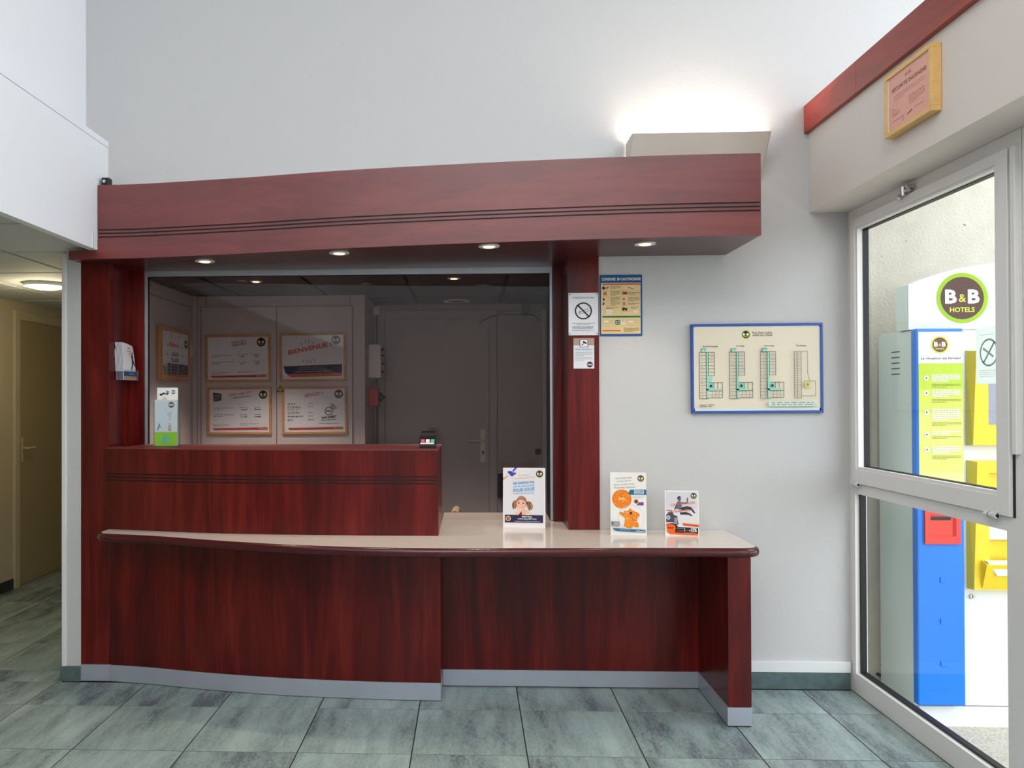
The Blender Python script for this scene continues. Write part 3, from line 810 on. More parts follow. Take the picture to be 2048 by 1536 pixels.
pp.logo((2.10 - 1.876) / .85, (1.972 - 1.8225) / .283, .108 / .85, ring=(164, 204, 44), core=(96, 70, 62)); pp.done()
bx('blue_column', KBLUE, ko, 1.884, 2.080, 3.440, KY, .10, 1.690, bev=.006)
ls = bx('instruction_sheet', paper((250, 250, 250)), ko, 1.8935, 2.0765, 3.4375, 3.4402, 1.004, 1.676)
pp = front(1.8935, 2.0765, 3.4375, 1.004, 1.676, ls)
pp.part('printed_bands').rect(0, .198, 1, .36, (192, 218, 70)).rect(0, .36, 1, .505, (212, 222, 96)).rect(0, .505, 1, .88, (222, 228, 120)).rect(0, .88, 1, 1, (230, 232, 150))
pp.part('logo').logo(.481, .082, .2, ring=(222, 214, 60), core=(110, 78, 72))
pp.part('heading').text('La réception est fermée?', .055, .158, .95, .178, (70, 70, 84), .01)
pp.part('instructions')
for yc, nl, ng in ((.29, 4, 3), (.385, 4, 3), (.505, 6, 3), (.645, 2, 2), (.74, 4, 3)):
    pp.disc(.17, yc, .055, (252, 252, 252)); pp.oval(.17, yc, .018, .006, (70, 70, 80))
    pp.small(.29, yc - .022, .93, nl, .0125, (252, 252, 246), .008, .6, nl)
    pp.small(.29, yc - .012 + nl * .0125, .95, ng, .009, (140, 140, 60), .003, .5, nl + 7)
pp.done()
# card reader
b = MB(); b.box(1.912, 2.059, 3.430, 3.442, .782, .815); b.box(1.912, 2.059, 3.430, 3.442, .905, .935); b.box(1.912, 1.93, 3.430, 3.442, .815, .905); b.box(2.04, 2.059, 3.430, 3.442, .815, .905)
b.poly([(1.93, 3.430, .815), (1.945, 3.470, .84), (1.945, 3.470, .89), (1.93, 3.430, .905)]); b.poly([(2.04, 3.430, .815), (2.0, 3.462, .835), (2.0, 3.462, .89), (2.04, 3.430, .905)])
b.box(1.93, 2.04, 3.4385, 3.441, .81, .91); cr_ = b.build('card_reader', KRED, ko)
b = MB(); b.box(1.940, 2.022, 3.4365, 3.439, .882, .896, bev=.0008); b.build('slot', BLACK, cr_)
for z in (.63, .455, .279):
    b = MB(); b.box(1.977, 2.0, 3.436, 3.4405, z - .0115, z + .0115, bev=.0015); b.build('square_stud', KBLUE, ko)
def bezel(z0, z1, x1=2.46):
    b = MB(); o = [(2.111, KY - .001, z0), (x1, KY - .001, z0), (x1, KY - .001, z1), (2.111, KY - .001, z1)]
    i = [(2.114, 3.435, z0 + .004), (x1 - .003, 3.435, z0 + .004), (x1 - .003, 3.435, z1 - .004), (2.131, 3.435, z1 - .004)]
    j = [(2.178, 3.435, z0 + .085), (x1 - .06, 3.435, z0 + .085), (x1 - .06, 3.435, z1 - .05), (2.178, 3.435, z1 - .05)]
    k = [(2.184, 3.462, z0 + .09), (x1 - .066, 3.462, z0 + .09), (x1 - .066, 3.462, z1 - .056), (2.184, 3.462, z1 - .056)]
    b.loft([o, i, j, k], close=True, caps=False); b.poly(k)
    return b.build('screen_bezel', KYEL, ko)
bz = bezel(1.194, 1.598)
bx('screen', SCREEN, bz, 2.182, 2.40, 3.455, 3.460, 1.276, 1.546, bev=.002)
bz = bezel(.586, 1.131)
b = MB(); b.box(2.168, 2.38, 3.437, 3.46, .80, .868, bev=.003); b.build('receipt_slot', KWHITE, bz)
b = MB(); b.prism([(2.15, .715), (2.40, .715), (2.37, .66), (2.19, .655)], 'y', 3.405, 3.436); b.build('tray', KWHITE, bz)
b = MB(); b.prism([(3.436, .716), (3.40, .70), (3.43, .60), (3.436, .60)], 'x', 2.145, 2.42); b.build('hood', KYEL, bz)
b = MB(); b.cyl((2.13, KY, .553), (2.13, KY - .008, .553), .010, n=16); lk = b.build('lock', CHROME, ko, True)
bx('keyway', BLACK, lk, 2.1285, 2.1315, KY - .0088, KY - .0075, .547, .559)

# it stands on the paving, a step below the lobby floor, 20 cm clear of the glass
ko.scale = (1.1, 1.1, 1.1); ko.location = (2.519, 3.96, -.14)

# ================================================================ FRAMED NOTICES
NAVY, ORANGE, CORAL, INK, GREY = (26, 36, 76), (214, 88, 36), (216, 80, 66), (48, 48, 58), (120, 120, 128)
def lbox(b, O, U, V, N, a0, a1, b0, b1, c0, c1):
    P = lambda a, q, c: tuple(O + U * a + V * q + N * c)
    A = [P(a0, b0, c0), P(a1, b0, c0), P(a1, b1, c0), P(a0, b1, c0)]; B_ = [P(a0, b0, c1), P(a1, b0, c1), P(a1, b1, c1), P(a0, b1, c1)]
    b.loft([A, B_], close=True)
def picture(name, label, O, U, V, w, h, bar, depth, fm, sheet, group=None, cat='notice', glazed=True, tilt=0., rec=.006):
    """a framed sheet; O is the outer top left corner on the wall; returns the root and a Print on the sheet"""
    O, U, V = Vector(O), Vector(U), Vector(V); N = V.cross(U).normalized()
    if tilt:
        R = Matrix.Rotation(tilt, 3, N); c = O + U * w / 2 + V * h / 2
        U, V = R @ U, R @ V; O = c - U * w / 2 - V * h / 2
    t = thing(name, tuple(O + U * w / 2 + V * h), label, cat, group)
    def bars(nm, a0, a1, b0, b1):
        b = MB(); lbox(b, O, U, V, N, a0, a1, b0, b1, .001, depth)
        bmesh.ops.bevel(b.bm, geom=list(b.bm.edges), offset=.0012, segments=1, affect='EDGES'); b.build('frame_bar', fm, t)
    bars('t', 0, w, 0, bar); bars('b', 0, w, h - bar, h); bars('l', 0, bar, bar, h - bar); bars('r', w - bar, w, bar, h - bar)
    b = MB(); lbox(b, O, U, V, N, bar - .001, w - bar + .001, bar - .001, h - bar + .001, .001, depth - rec); s_ = b.build('sheet', paper(sheet), t)
    if glazed:
        b = MB(); c = depth - .002; P = lambda a, q: tuple(O + U * a + V * q + N * c)
        b.poly([P(bar, bar), P(w - bar, bar), P(w - bar, h - bar), P(bar, h - bar)]); b.build('glazing', GLASS, t)
    return t, Print(O + U * bar + V * bar + N * (depth - rec), U, V, w - 2 * bar, h - 2 * bar, t)

def sparks(p, x, y, r0, r1, angs, col, t=.006):
    p.part('rays')
    for a in angs:
        c, s_ = math.cos(math.radians(a)), math.sin(math.radians(a)); q = p.w / p.h
        p.line(x + r0 * c, y - r0 * s_ * q, x + r1 * c, y - r1 * s_ * q, t, col)

OFFY = 5.580
PAPER = (232, 230, 234)
t, p = picture('framed_tariff', 'oak framed tariff sheet, upper left of the four on the cupboard doors', (-1.870, OFFY, 1.858), X_, -Z_, .465, .336, .017, .016, OAK, PAPER, 'oak framed sheets on the cupboard', tilt=.006)
p.part('heading').text('TARIFS 2015', .38, .105, .63, .17, CORAL, .02, rise=.05).part('subheading').text('PRICE 2015', .41, .175, .63, .225, INK, .03, rise=.05)
sparks(p, .5, .17, .10, .13, (70, 95, 120, -60, -85), GREY)
p.part('logo').logo(.885, .125, .072)
p.part('price_lines').small(.06, .42, .42, 2, .035, INK, .010, .35, 3).small(.06, .58, .42, 2, .035, INK, .010, .4, 4)
p.small(.50, .41, .66, 1, .03, INK, .010, 1, 5).small(.75, .405, .86, 1, .03, INK, .010, 1, 6).small(.50, .58, .66, 1, .03, INK, .010, 1, 7).small(.75, .57, .86, 1, .03, INK, .010, 1, 8)
for x, y, s_ in ((.54, .44, '50€'), (.775, .435, '50€'), (.54, .61, '69€'), (.785, .605, '69€')): p.text(s_, x, y, x + .065, y + .035, INK, .03)
p.small(.06, .815, .33, 3, .025, GREY, .009, .3, 9).small(.50, .80, .80, 2, .03, GREY, .009, .6, 10)
p.part('band').poly(((.04, .905), (.97, .885), (.97, .94), (.08, .95), (.055, .935)), (196, 74, 30)); p.text('hotel-bb.com', .80, .90, .96, .925, (250, 230, 220)); p.done()

t, p = picture('framed_welcome', 'oak framed welcome sheet reading BIENVENUE over a navy band', (-1.340, OFFY, 1.867), X_, -Z_, .471, .343, .017, .016, OAK, PAPER, 'oak framed sheets on the cupboard', tilt=.008)
p.part('heading').text('BIENVENUE !', .10, .335, .80, .445, CORAL, .03, rise=.19); sparks(p, .42, .37, .14, .19, (60, 85, 105, 130, -55, -75, -95, -115), INK, .008)
p.part('logo').logo(.875, .115, .072)
p.part('band').poly(((.02, .70), (.97, .665), (.97, .87), (.10, .90), (.05, .85)), NAVY).poly(((.075, .88), (.97, .85), (.97, .935), (.14, .95), (.10, .92)), ORANGE)
p.part('band_text').text("Toute l'équipe de l'hôtel Beauvais", .27, .72, .72, .752, (220, 150, 130), .01, rise=.015).small(.25, .765, .75, 1, .03, (200, 150, 140), .012, 1, 2).text('VOUS SOUHAITE UN BON SÉJOUR', .20, .815, .80, .85, (226, 226, 236), .02, rise=.015)
p.text('hotel-bb.com', .83, .875, .96, .90, (250, 230, 220)); p.done()

t, p = picture('framed_tariff', 'oak framed tariff sheet with a black card, lower left on the cupboard doors', (-1.858, OFFY, 1.487), X_, -Z_, .459, .336, .017, .016, OAK, PAPER, 'oak framed sheets on the cupboard', tilt=.003)
p.part('card').poly(((.055, .065), (.20, .10), (.20, .255), (.065, .29)), (44, 36, 44)).text('CLUB', .09, .12, .17, .17, (190, 160, 90), .02).small(.08, .2, .18, 2, .025, (150, 130, 90), .01, .6)
p.part('heading').text('TARIFS e-c@rd 2015', .31, .105, .71, .175, CORAL, .02, rise=.075).part('subheading').text('e-c@rd PRICES 2015', .37, .185, .69, .225, INK, .03, rise=.05)
sparks(p, .5, .16, .12, .15, (70, 95, 120, -70, -95), GREY)
p.part('logo').logo(.90, .125, .072, ring=(150, 150, 60))
p.part('price_lines').small(.07, .425, .42, 2, .03, INK, .010, .35, 13).small(.07, .585, .42, 2, .035, INK, .010, .4, 14)
p.small(.51, .415, .64, 1, .03, INK, .010, 1, 15).small(.76, .415, .86, 1, .03, INK, .010, 1, 16).small(.51, .585, .64, 1, .03, INK, .010, 1, 17).small(.76, .58, .86, 1, .03, INK, .010, 1, 18)
for x, y, s_ in ((.525, .455, '38,60€'), (.755, .45, '38,60€'), (.525, .625, '61,20€'), (.755, .62, '61,20€')): p.text(s_, x, y, x + .11, y + .037, INK, .03)
p.small(.06, .81, .33, 3, .027, GREY, .009, .6, 19).small(.51, .80, .82, 2, .03, GREY, .009, .4, 20)
p.part('band').poly(((.045, .905), (.97, .885), (.97, .94), (.09, .95), (.065, .94)), (196, 64, 30)); p.text('hotel-bb.com', .82, .90, .96, .925, (250, 230, 220)); p.done()

t, p = picture('framed_services', 'oak framed sheet reading SERVICES + with prices and a wifi sign', (-1.323, OFFY, 1.489), X_, -Z_, .461, .336, .017, .016, OAK, PAPER, 'oak framed sheets on the cupboard', tilt=.004)
p.part('heading').text('SERVICES +', .33, .12, .64, .20, CORAL, .02, rise=.07); sparks(p, .5, .16, .11, .14, (65, 90, 115, -65, -90, -115), GREY)
p.part('logo').logo(.90, .12, .072)
p.part('price_lines')
for k, (y, w_, s_) in enumerate(((.335, .15, '5,75 €'), (.41, .23, '3,05 €'), (.545, .20, '5,90 €'), (.625, .26, '9,50 €'), (.71, .09, 'GRATUIT'))):
    p.small(.05, y, .05 + w_, 1, .03, INK, .018, 1, k + 30).small(.05, y + .035, .05 + w_ * .9, 1 if k != 1 else 3, .027, GREY, .009, .8, k + 40)
    p.text(s_, .385, y - .008, .47 if k < 4 else .49, y + .022, INK, .015)
p.part('wifi_sign')
p.hoop(.735, .52, .068, .012, INK)
p.text('B&B', .695, .495, .775, .54, INK, .03)
for r in (.085, .11, .135): p.hoop(.735, .52, r, .011, INK, 15, 75, 10)
p.text('WIFI OFFERT', .61, .655, .86, .71, (30, 50, 70), .04, rise=.04).text('FREE HIGH SPEED', .61, .725, .86, .75, (30, 40, 60), .03, rise=.03).small(.57, .80, .90, 1, .02, (150, 80, 60), .009, 1, 51)
p.part('band').poly(((.05, .905), (.97, .885), (.97, .94), (.09, .95), (.07, .94)), (196, 64, 30)); p.text('hotel-bb.com', .82, .90, .96, .925, (250, 230, 220)); p.done()

wst = thing('warning_sticker', (-1.335, 5.56, 1.455), 'small yellow and black warning triangle at a frame corner', 'sticker')
b = MB(); b.prism([(-1.362, 1.452), (-1.308, 1.452), (-1.335, 1.50)], 'y', 5.5618, 5.563); b.build('border', BLACK, wst)
b = MB(); b.prism([(-1.353, 1.457), (-1.317, 1.457), (-1.335, 1.489)], 'y', 5.5612, 5.5616); b.build('field', paper((226, 170, 40)), wst)
q = front(-1.353, -1.317, 5.5612, 1.457, 1.489, wst); q.part('sign').line(.54, .35, .45, .62, .09, (30, 26, 20)).line(.45, .60, .56, .60, .08, (30, 26, 20)).line(.56, .58, .48, .9, .09, (30, 26, 20)); q.done()

# breakfast poster on the left office wall
t, p = picture('framed_breakfast_poster', 'oak framed breakfast poster on the left office wall', (-1.9620, 4.907, 1.862), Y_, -Z_, .508, .338, .022, .035, OAKZ, PAPER)
p.part('heading').text('déjeuner', .26, .20, .66, .36, CORAL, .02, rise=-.02, shear=.1).part('subheading').text('GRAND', .36, .44, .62, .54, INK, .03).text('PLAISIR', .34, .57, .64, .67, INK, .03)
sparks(p, .49, .5, .26, .34, (0, 25, 155, 180, 205, -25, 60, 120), GREY, .014)
p.part('logo').oval(.91, .22, .07, .10, (40, 26, 26)).text('B&B', .86, .19, .96, .24, (240, 240, 240), .02)
p.part('band').rect(.20, .70, .99, .93, NAVY).rect(.20, .93, .99, .985, ORANGE)
for k in range(9): p.oval(.32 + .13 * (k % 3), .745 + .07 * (k // 3), .03, .022, ((200, 196, 206), (180, 120, 110), (214, 200, 190))[k % 3])
p.text('6€', .76, .73, .90, .82, (200, 60, 50), .02)
p.part('picture').oval(.13, .83, .11, .13, (206, 206, 180)).oval(.13, .92, .09, .06, (140, 160, 50))
for k in range(5): p.line(.05 + .04 * k, .76, .07 + .04 * k, .88, .02, (40, 24, 24))
p.done()

# floor plan board
t, p = picture('floor_plan_board', 'blue framed floor plan board on the wall right of the pillar', (1.0665, 3.8985, 1.757), X_, -Z_, .624, .431, .012, .020, mat('blue_frame_paint', (40, 76, 150), .35), (226, 214, 192), cat='board', tilt=.004, glazed=False)
MINT, DK, LG = (152, 212, 190), (34, 36, 42), (70, 74, 80)
p.part('margin')
for a in ((0, 0, 1, .012), (0, .972, 1, 1), (0, 0, .008, 1), (.992, 0, 1, 1)): p.rect(*a, (214, 228, 232))
p.part('logo').logo(.417, .10, .035, ring=(196, 206, 60))
p.part('address').text('Rue Saint Ladre', .47, .065, .625, .09, (52, 52, 56), .005).text('60000 ALLONNE', .47, .098, .625, .12, (52, 52, 56), .005)
p.part('captions')
for s_, x0, x1 in (('Rez-de-Chaussée', .075, .195), ('1er Etage', .34, .405), ('2ème Etage', .56, .64), ('Toit terrasse', .81, .89)): p.text(s_, x0, .225, x1, .245, (60, 60, 60), .01)
def wing(x, variant):
    W_, y0, y1 = .12, .305, .855
    if variant < 3:
        p.part('plan'); c0, c1 = x + .055, x + .072
        p.rect(x + .015, .265, x + .055, .305, MINT)
        p.rect(c0, y0, c1, y1, MINT); p.rect(c0, .74, x + .18, .758, MINT); p.rect(x + .075, .67, x + .115, .745, (140, 205, 184))
        if variant == 0: p.poly(((c0, .59), (x + .105, .59), (x + .10, .64), (c1, .70), (c0, .70)), MINT)
        for a in ((x, y0, x + W_, y0), (x, y0, x, y1), (x, y1, c1 + .004, y1), (x + W_, y0, x + W_, .585), (c0, y0, c0, y1), (c1, y0, c1, .585),
                  (x + .075, .665, x + .182, .665), (x + .182, .665, x + .182, .845), (c1 + .004, .845, x + .182, .845), (c1, .765, x + .182, .765), (x + .115, .665, x + .115, .735), (x + .145, .665, x + .145, .735), (x + .015, .265, x + .055, .265), (x + .015, .265, x + .015, .305)):
            p.line(*a, .0034, DK)
        for k in range(15):
            y = y0 + (y1 - y0) * k / 14
            p.line(x, y, c0, y, .0024, LG)
            if k < 14: p.rect(x + .012, y + .016, x + .03, y + .020, (130, 130, 130))
            if k < 8: p.line(c1, y, x + W_, y, .0024, LG)
            if k < 7 and not (variant == 0 and k > 2): p.rect(x + .088, y + .016, x + .106, y + .020, (130, 130, 130))
        for k in range(1, 4): p.line(c1 + .027 * k, .77, c1 + .027 * k, .845, .0024, LG)
        for k in range(4): p.rect(c1 + .008 + .027 * k, .806, c1 + .022 + .027 * k, .812, (130, 130, 130))
        p.rect(x + .082, .69, x + .10, .72, (40, 60, 56))
    else:
        p.part('plan')
        for a in ((x, y0, x + .055, y0), (x, y0, x, y1), (x, y1, x + .055, y1), (x + .055, y0, x + .055, y1), (x + .024, y0, x + .024, y1), (x + .055, y0, x + .105, y0), (x + .105, y0, x + .105, .565), (x + .08, .655, x + .165, .655), (x + .165, .655, x + .165, .83), (x + .055, .83, x + .165, .83), (x + .105, .565, x + .12, .655)):
            p.line(*a, .0028, DK)
        for k in range(28): p.line(x, y0 + (y1 - y0) * k / 27, x + .055, y0 + (y1 - y0) * k / 27, .0018, LG)
        p.rect(x + .085, .66, x + .125, .735, (214, 200, 120)); p.oval(x + .105, .697, .009, .017, (160, 140, 70))
for k, x in enumerate((.045, .283, .525, .788)): wing(x, k)
p.part('legend').rect(.585, .895, .965, .95, (206, 222, 212)).small(.605, .905, .955, 1, .02, (120, 130, 126), .008, 1, 3).small(.605, .927, .955, 1, .02, (120, 130, 126), .008, 1, 4)
p.small(.04, .925, .16, 2, .018, (120, 120, 116), .008, .8, 5); p.done()

# fire instructions, no smoking and video notices
t = thing('fire_instructions', (.7345, 3.896, 1.70), 'blue and yellow fire instruction panel on the wall beside the pillar', 'notice')
BLU = (28, 84, 136)
b = MB(); b.box(.634, .837, 3.8945, 3.8985, 1.702, 1.999, bev=.001); b.build('panel', paper(BLU), t)
p = front(.634, .837, 3.8945, 1.702, 1.999, t)
Yl = (232, 204, 150)
p.part('heading').text("CONSIGNES  EN CAS D'INCENDIE", .035, .045, .965, .092, (240, 240, 236), .02)
p.part('field').rect(.02, .13, .96, .965, (226, 208, 180)).rect(.03, .138, .955, .96, Yl)
p.rect(.05, .143, .95, .162, (206, 70, 60)).rect(.05, .672, .95, .70, (40, 116, 82)).text('VOTRE ÉVACUATION', .38, .68, .64, .693, (20, 60, 40)).rect(.05, .905, .48, .922, (196, 84, 50))
p.part('pictograms')
for y in (.255, .355, .435, .51): p.line(.05, y, .49, y, .004, (190, 160, 110))
for y in (.255, .345, .435, .51, .60): p.line(.52, y, .95, y, .004, (190, 160, 110))
p.line(.50, .165, .50, .65, .004, (190, 160, 110))
p.oval(.085, .215, .035, .028, (40, 30, 26)).line(.14, .225, .20, .20, .022, (40, 30, 26)).rect(.07, .275, .16, .335, (232, 130, 100)).line(.09, .325, .14, .29, .015, (190, 60, 50))
p.oval(.085, .40, .022, .022, (40, 30, 26)).line(.06, .49, .10, .455, .02, (40, 30, 26)).line(.07, .45, .09, .49, .02, (40, 30, 26))
p.rect(.525, .275, .645, .325, (214, 100, 84)).rect(.55, .29, .625, .312, (90, 40, 36))
p.line(.66, .205, .80, .235, .010, (60, 50, 50)); p.rect(.54, .38, .585, .41, (120, 110, 100)).rect(.54, .45, .60, .50, (190, 130, 110))
p.poly(((.52, .575), (.52, .545), (.55, .53), (.60, .545), (.645, .545), (.645, .575)), (70, 44, 40)).oval(.55, .58, .017, .012, (40, 30, 30)).oval(.615, .58, .017, .012, (40, 30, 30))
p.rect(.36, .74, .465, .815, (40, 116, 82)); p.line(.375, .755, .45, .80, .015, (240, 240, 240)).line(.375, .80, .45, .755, .015, (240, 240, 240)).oval(.4125, .7775, .018, .013, (240, 240, 240))
p.part('body_text')
for x, y, n_, w_ in ((.25, .185, 3, .23), (.25, .275, 4, .22), (.25, .37, 4, .22), (.25, .455, 3, .22), (.14, .53, 2, .30), (.66, .285, 3, .28), (.66, .37, 4, .28), (.66, .465, 2, .27), (.73, .53, 2, .18), (.56, .87, 4, .36)): p.small(x, y, x + w_, n_, .018, (140, 110, 80), .007, .6, int(x * 100 + y * 1000))
for x0, y0, x1, y1 in ((.13, .575, .29, .605), (.13, .617, .29, .645), (.08, .745, .195, .785), (.49, .775, .60, .815), (.67, .745, .785, .79), (.78, .585, .90, .62)): p.rect(x0, y0, x1, y1, (240, 226, 200))
for y in (.745, .79, .835): p.line(.05, y, .35, y, .003, (190, 160, 110)); p.line(.66, y, .95, y, .003, (190, 160, 110))
p.done()

t = thing('no_smoking_notice', (.552, 3.886, 1.706), 'white no smoking notice at the top of the pillar', 'notice')
b = MB(); b.box(.480, .623, 3.8845, 3.8878, 1.706, 1.911, bev=.001); b.build('sheet', paper((232, 232, 236)), t)
p = front(.480, .623, 3.8845, 1.706, 1.911, t); PL = (62, 40, 52)
p.part('border')
for a in ((0, 0, 1, .012), (0, .988, 1, 1), (0, 0, .016, 1), (.984, 0, 1, 1)): p.rect(*a, (250, 250, 252))
for x, y in ((.03, .022), (.97, .022), (.03, .978), (.97, .978)):
    sx, sy_ = (1 if x < .5 else -1), (1 if y < .5 else -1); p.poly(((x, y), (x + .05 * sx, y), (x, y + .035 * sy_)), PL)
p.part('heading').text('INTERDICTION DE FUMER', .15, .10, .85, .132, (86, 80, 90), .0)
p.part('pictogram').rect(.36, .43, .40, .45, (40, 30, 40))
p.line(.35, .49, .67, .395, .085, (48, 74, 70)).line(.358, .487, .662, .398, .058, (232, 232, 236)).line(.375, .495, .45, .472, .052, (48, 74, 70)).line(.38, .494, .445, .474, .036, (232, 232, 236))
p.hoop(.50, .425, .29, .045, PL); p.line(.30, .28, .70, .57, .05, PL)
p.part('body_text').small(.12, .715, .88, 1, .02, (120, 116, 126), .010, 1, 1).small(.28, .742, .72, 1, .02, (120, 116, 126), .010, 1, 2).small(.13, .795, .85, 2, .03, (80, 76, 86), .014, .95, 3).small(.12, .873, .88, 2, .017, (150, 146, 154), .007, .8, 4); p.done()

t = thing('video_surveillance_notice', (.553, 3.886, 1.544), 'white and beige camera surveillance notice below the no smoking notice', 'notice')
b = MB(); b.box(.503, .603, 3.8855, 3.8878, 1.544, 1.692, bev=.0008); b.build('sheet', paper((226, 228, 234)), t)
p = front(.503, .603, 3.8855, 1.544, 1.692, t)
p.part('band').rect(0, 0, 1, .235, (184, 156, 138)); p.rect(.30, .04, .70, .30, PL).rect(.325, .056, .675, .284, (240, 240, 242))
p.part('pictogram').poly(((.46, .10), (.50, .095), (.645, .16), (.62, .20), (.45, .14)), (50, 40, 46)).line(.50, .155, .43, .225, .03, (50, 40, 46)).line(.38, .225, .47, .225, .03, (50, 40, 46))
p.part('heading').text('Vidéo surveillance', .09, .335, .91, .395, (110, 130, 140), .0, shear=.1)
p.part('body_text').small(.09, .455, .92, 4, .04, (150, 160, 168), .012, .5, 1).small(.09, .64, .92, 3, .04, (150, 160, 168), .012, .5, 2)
p.part('logo').disc(.785, .865, .14, (60, 36, 42)).text('B&B', .68, .84, .89, .895, (230, 220, 224), .03); p.done()

# fire safety certificate on the right wall
t, p = picture('fire_certificate', 'pine framed pink fire safety certificate below the red rail', (1.6368, 3.130, 2.632), -Y_, -Z_, .315, .238, .018, .036, PINE, (236, 178, 162), cat='certificate', glazed=False)
BR = (120, 64, 60)
p.part('margin').rect(0, 0, .03, 1, (240, 230, 224))
p.part('heading').text('AVIS', .42, .10, .58, .155, BR, .0, shear=.05).part('subheading').text('SÉCURITÉ INCENDIE', .10, .21, .92, .30, BR, .01)
p.part('body_text').small(.16, .385, .88, 3, .045, (176, 112, 104), .008, .35, 1).small(.52, .56, .90, 4, .045, (160, 92, 88), .010, .6, 2)
for y, w_ in ((.615, .06), (.655, .12), (.70, .2), (.74, .16), (.84, .28)): p.small(.12, y, .12 + w_, 1, .02, (160, 92, 88), .009, 1, int(y * 100))
p.small(.65, .82, .85, 1, .02, (160, 92, 88), .009, 1, 9); p.disc(.38, .905, .025, (206, 160, 160)).line(.48, .87, .60, .83, .012, (110, 70, 80)); p.done()

# no smoking sheet stuck on the outside of the window, seen from behind
t = thing('window_sticker', (1.861, 2.92, 1.447), 'pale no smoking sheet stuck on the window in front of the kiosk', 'sticker')
b = MB(); b.box(1.8600, 1.8612, 2.843, 3.001, 1.447, 1.652); b.build('sheet', translucent_sheet('thin_sheet_against_light', (238, 244, 242)), t)
p = Print((1.8600, 3.001, 1.652), -Y_, -Z_, .158, .205, t); G_ = (176, 192, 190)
p.part('pictogram').hoop(.46, .45, .32, .045, G_); p.line(.27, .63, .66, .27, .05, G_).line(.26, .37, .62, .53, .05, (186, 200, 198)).line(.30, .40, .58, .52, .02, (214, 226, 224))
p.part('body_text').small(.15, .13, .85, 1, .03, (196, 208, 206), .008).small(.12, .76, .88, 4, .035, (196, 208, 206), .007, .7, 5); p.done()

# ================================================================ LEAFLETS
def standee(name, label, O, ang, w, h, lean, sheet, cat='leaflet'):
    """free standing card: O is the lower left corner on the worktop, turned by ang, leaning back"""
    U = Vector((math.cos(ang), math.sin(ang), 0)); back_ = Vector((-math.sin(ang), math.cos(ang), 0))
    V = -(Z_ * math.cos(lean) + back_ * math.sin(lean)); N = V.cross(U).normalized()
    O = Vector(O); t = thing(name, tuple(O + U * w / 2), label, cat)
    T = O - V * h
    b = MB(); lbox(b, T, U, V, N, 0, w, 0, h, -.002, 0); b.build('card', paper(sheet), t)
    b = MB(); m_ = O + U * w * .5 + back_ * .002                          # strut behind
    q = [m_ - V * h * .7 + back_ * .002 - U * .02, m_ - V * h * .7 + back_ * .002 + U * .02, m_ + back_ * h * .40 + U * .035, m_ + back_ * h * .40 - U * .035]
    q2 = [x + back_ * .0015 + Z_ * .0008 for x in q]; b.loft([q, q2], close=True); b.build('strut', paper((200, 196, 190)), t)
    return t, Print(T, U, V, w, h, t)
zt_ = .7622
t, p = standee('gift_leaflet', 'leaflet with a blue bow and a laughing girl, standing on the worktop before the pillar', (.161, 3.949, zt_), -.10, .208, .295, .10, (238, 236, 240))
p.part('photo_ground').rect(.025, .015, .965, .79, (222, 222, 230))
p.part('bow').poly(((.0, .17), (.0, .215), (.13, .14), (.11, .125)), (196, 164, 150)).poly(((.10, .06), (.20, .055), (.24, .10), (.16, .115), (.12, .09)), (58, 66, 160)).poly(((.22, .09), (.31, .02), (.34, .0), (.28, .0), (.23, .04)), (70, 80, 176)).poly(((.20, .08), (.31, .08), (.30, .115), (.25, .12), (.24, .145), (.18, .14), (.16, .11)), (62, 72, 170))
p.part('logo').logo(.865, .10, .085, ring=(140, 120, 50), core=(70, 48, 30))
p.part('slogan').text('Parenthèse', .36, .115, .62, .145, (226, 188, 150), .0, rise=.015, shear=.2).text('à Disneyland® Paris', .22, .165, .76, .205, (226, 188, 150), .005, rise=.03, shear=.2)
p.rect(.23, .22, .745, .435, (196, 214, 232)).text('NE GARDEZ PAS', .25, .245, .74, .28, (40, 84, 140), .02, rise=.03).text('cette merveilleuse nouvelle', .25, .30, .74, .33, (80, 120, 170), .0, rise=.03, shear=.2).text('POUR VOUS!', .25, .355, .745, .41, (62, 112, 160), .012, rise=.035).text('ET PROFITEZ DE NOTRE OFFRE', .25, .435, .73, .45, (120, 150, 184), .0, rise=.03)
SK, HR = (236, 190, 168), (150, 104, 76)
p.part('portrait').poly(((.34, .545), (.27, .545), (.225, .585), (.21, .63), (.235, .68), (.255, .70), (.275, .665), (.29, .69), (.315, .66), (.335, .61)), HR).poly(((.55, .565), (.61, .555), (.67, .575), (.70, .62), (.705, .66), (.675, .70), (.655, .68), (.635, .72), (.60, .69), (.57, .64)), HR).line(.25, .58, .245, .67, .018, (112, 72, 52)).line(.29, .57, .28, .65, .014, (188, 140, 104)).line(.63, .58, .645, .68, .018, (112, 72, 52)).line(.66, .60, .675, .67, .016, (196, 150, 110)).line(.575, .57, .565, .60, .03, (44, 36, 40))
p.oval(.44, .575, .125, .105, (164, 116, 84)).poly(((.28, .80), (.31, .745), (.42, .70), (.55, .70), (.62, .74), (.66, .80)), SK)
p.oval(.43, .60, .105, .105, SK).poly(((.325, .565), (.34, .52), (.43, .50), (.53, .52), (.55, .575), (.48, .535), (.40, .53)), (158, 110, 80))
p.oval(.375, .588, .022, .012, (96, 84, 90)).oval(.48, .592, .022, .012, (96, 84, 90)).oval(.365, .645, .02, .012, (240, 160, 150)).oval(.50, .65, .02, .012, (240, 160, 150)).line(.345, .567, .40, .562, .008, (140, 96, 70)).line(.455, .565, .51, .572, .008, (140, 96, 70)).line(.43, .60, .425, .625, .008, (214, 156, 136))
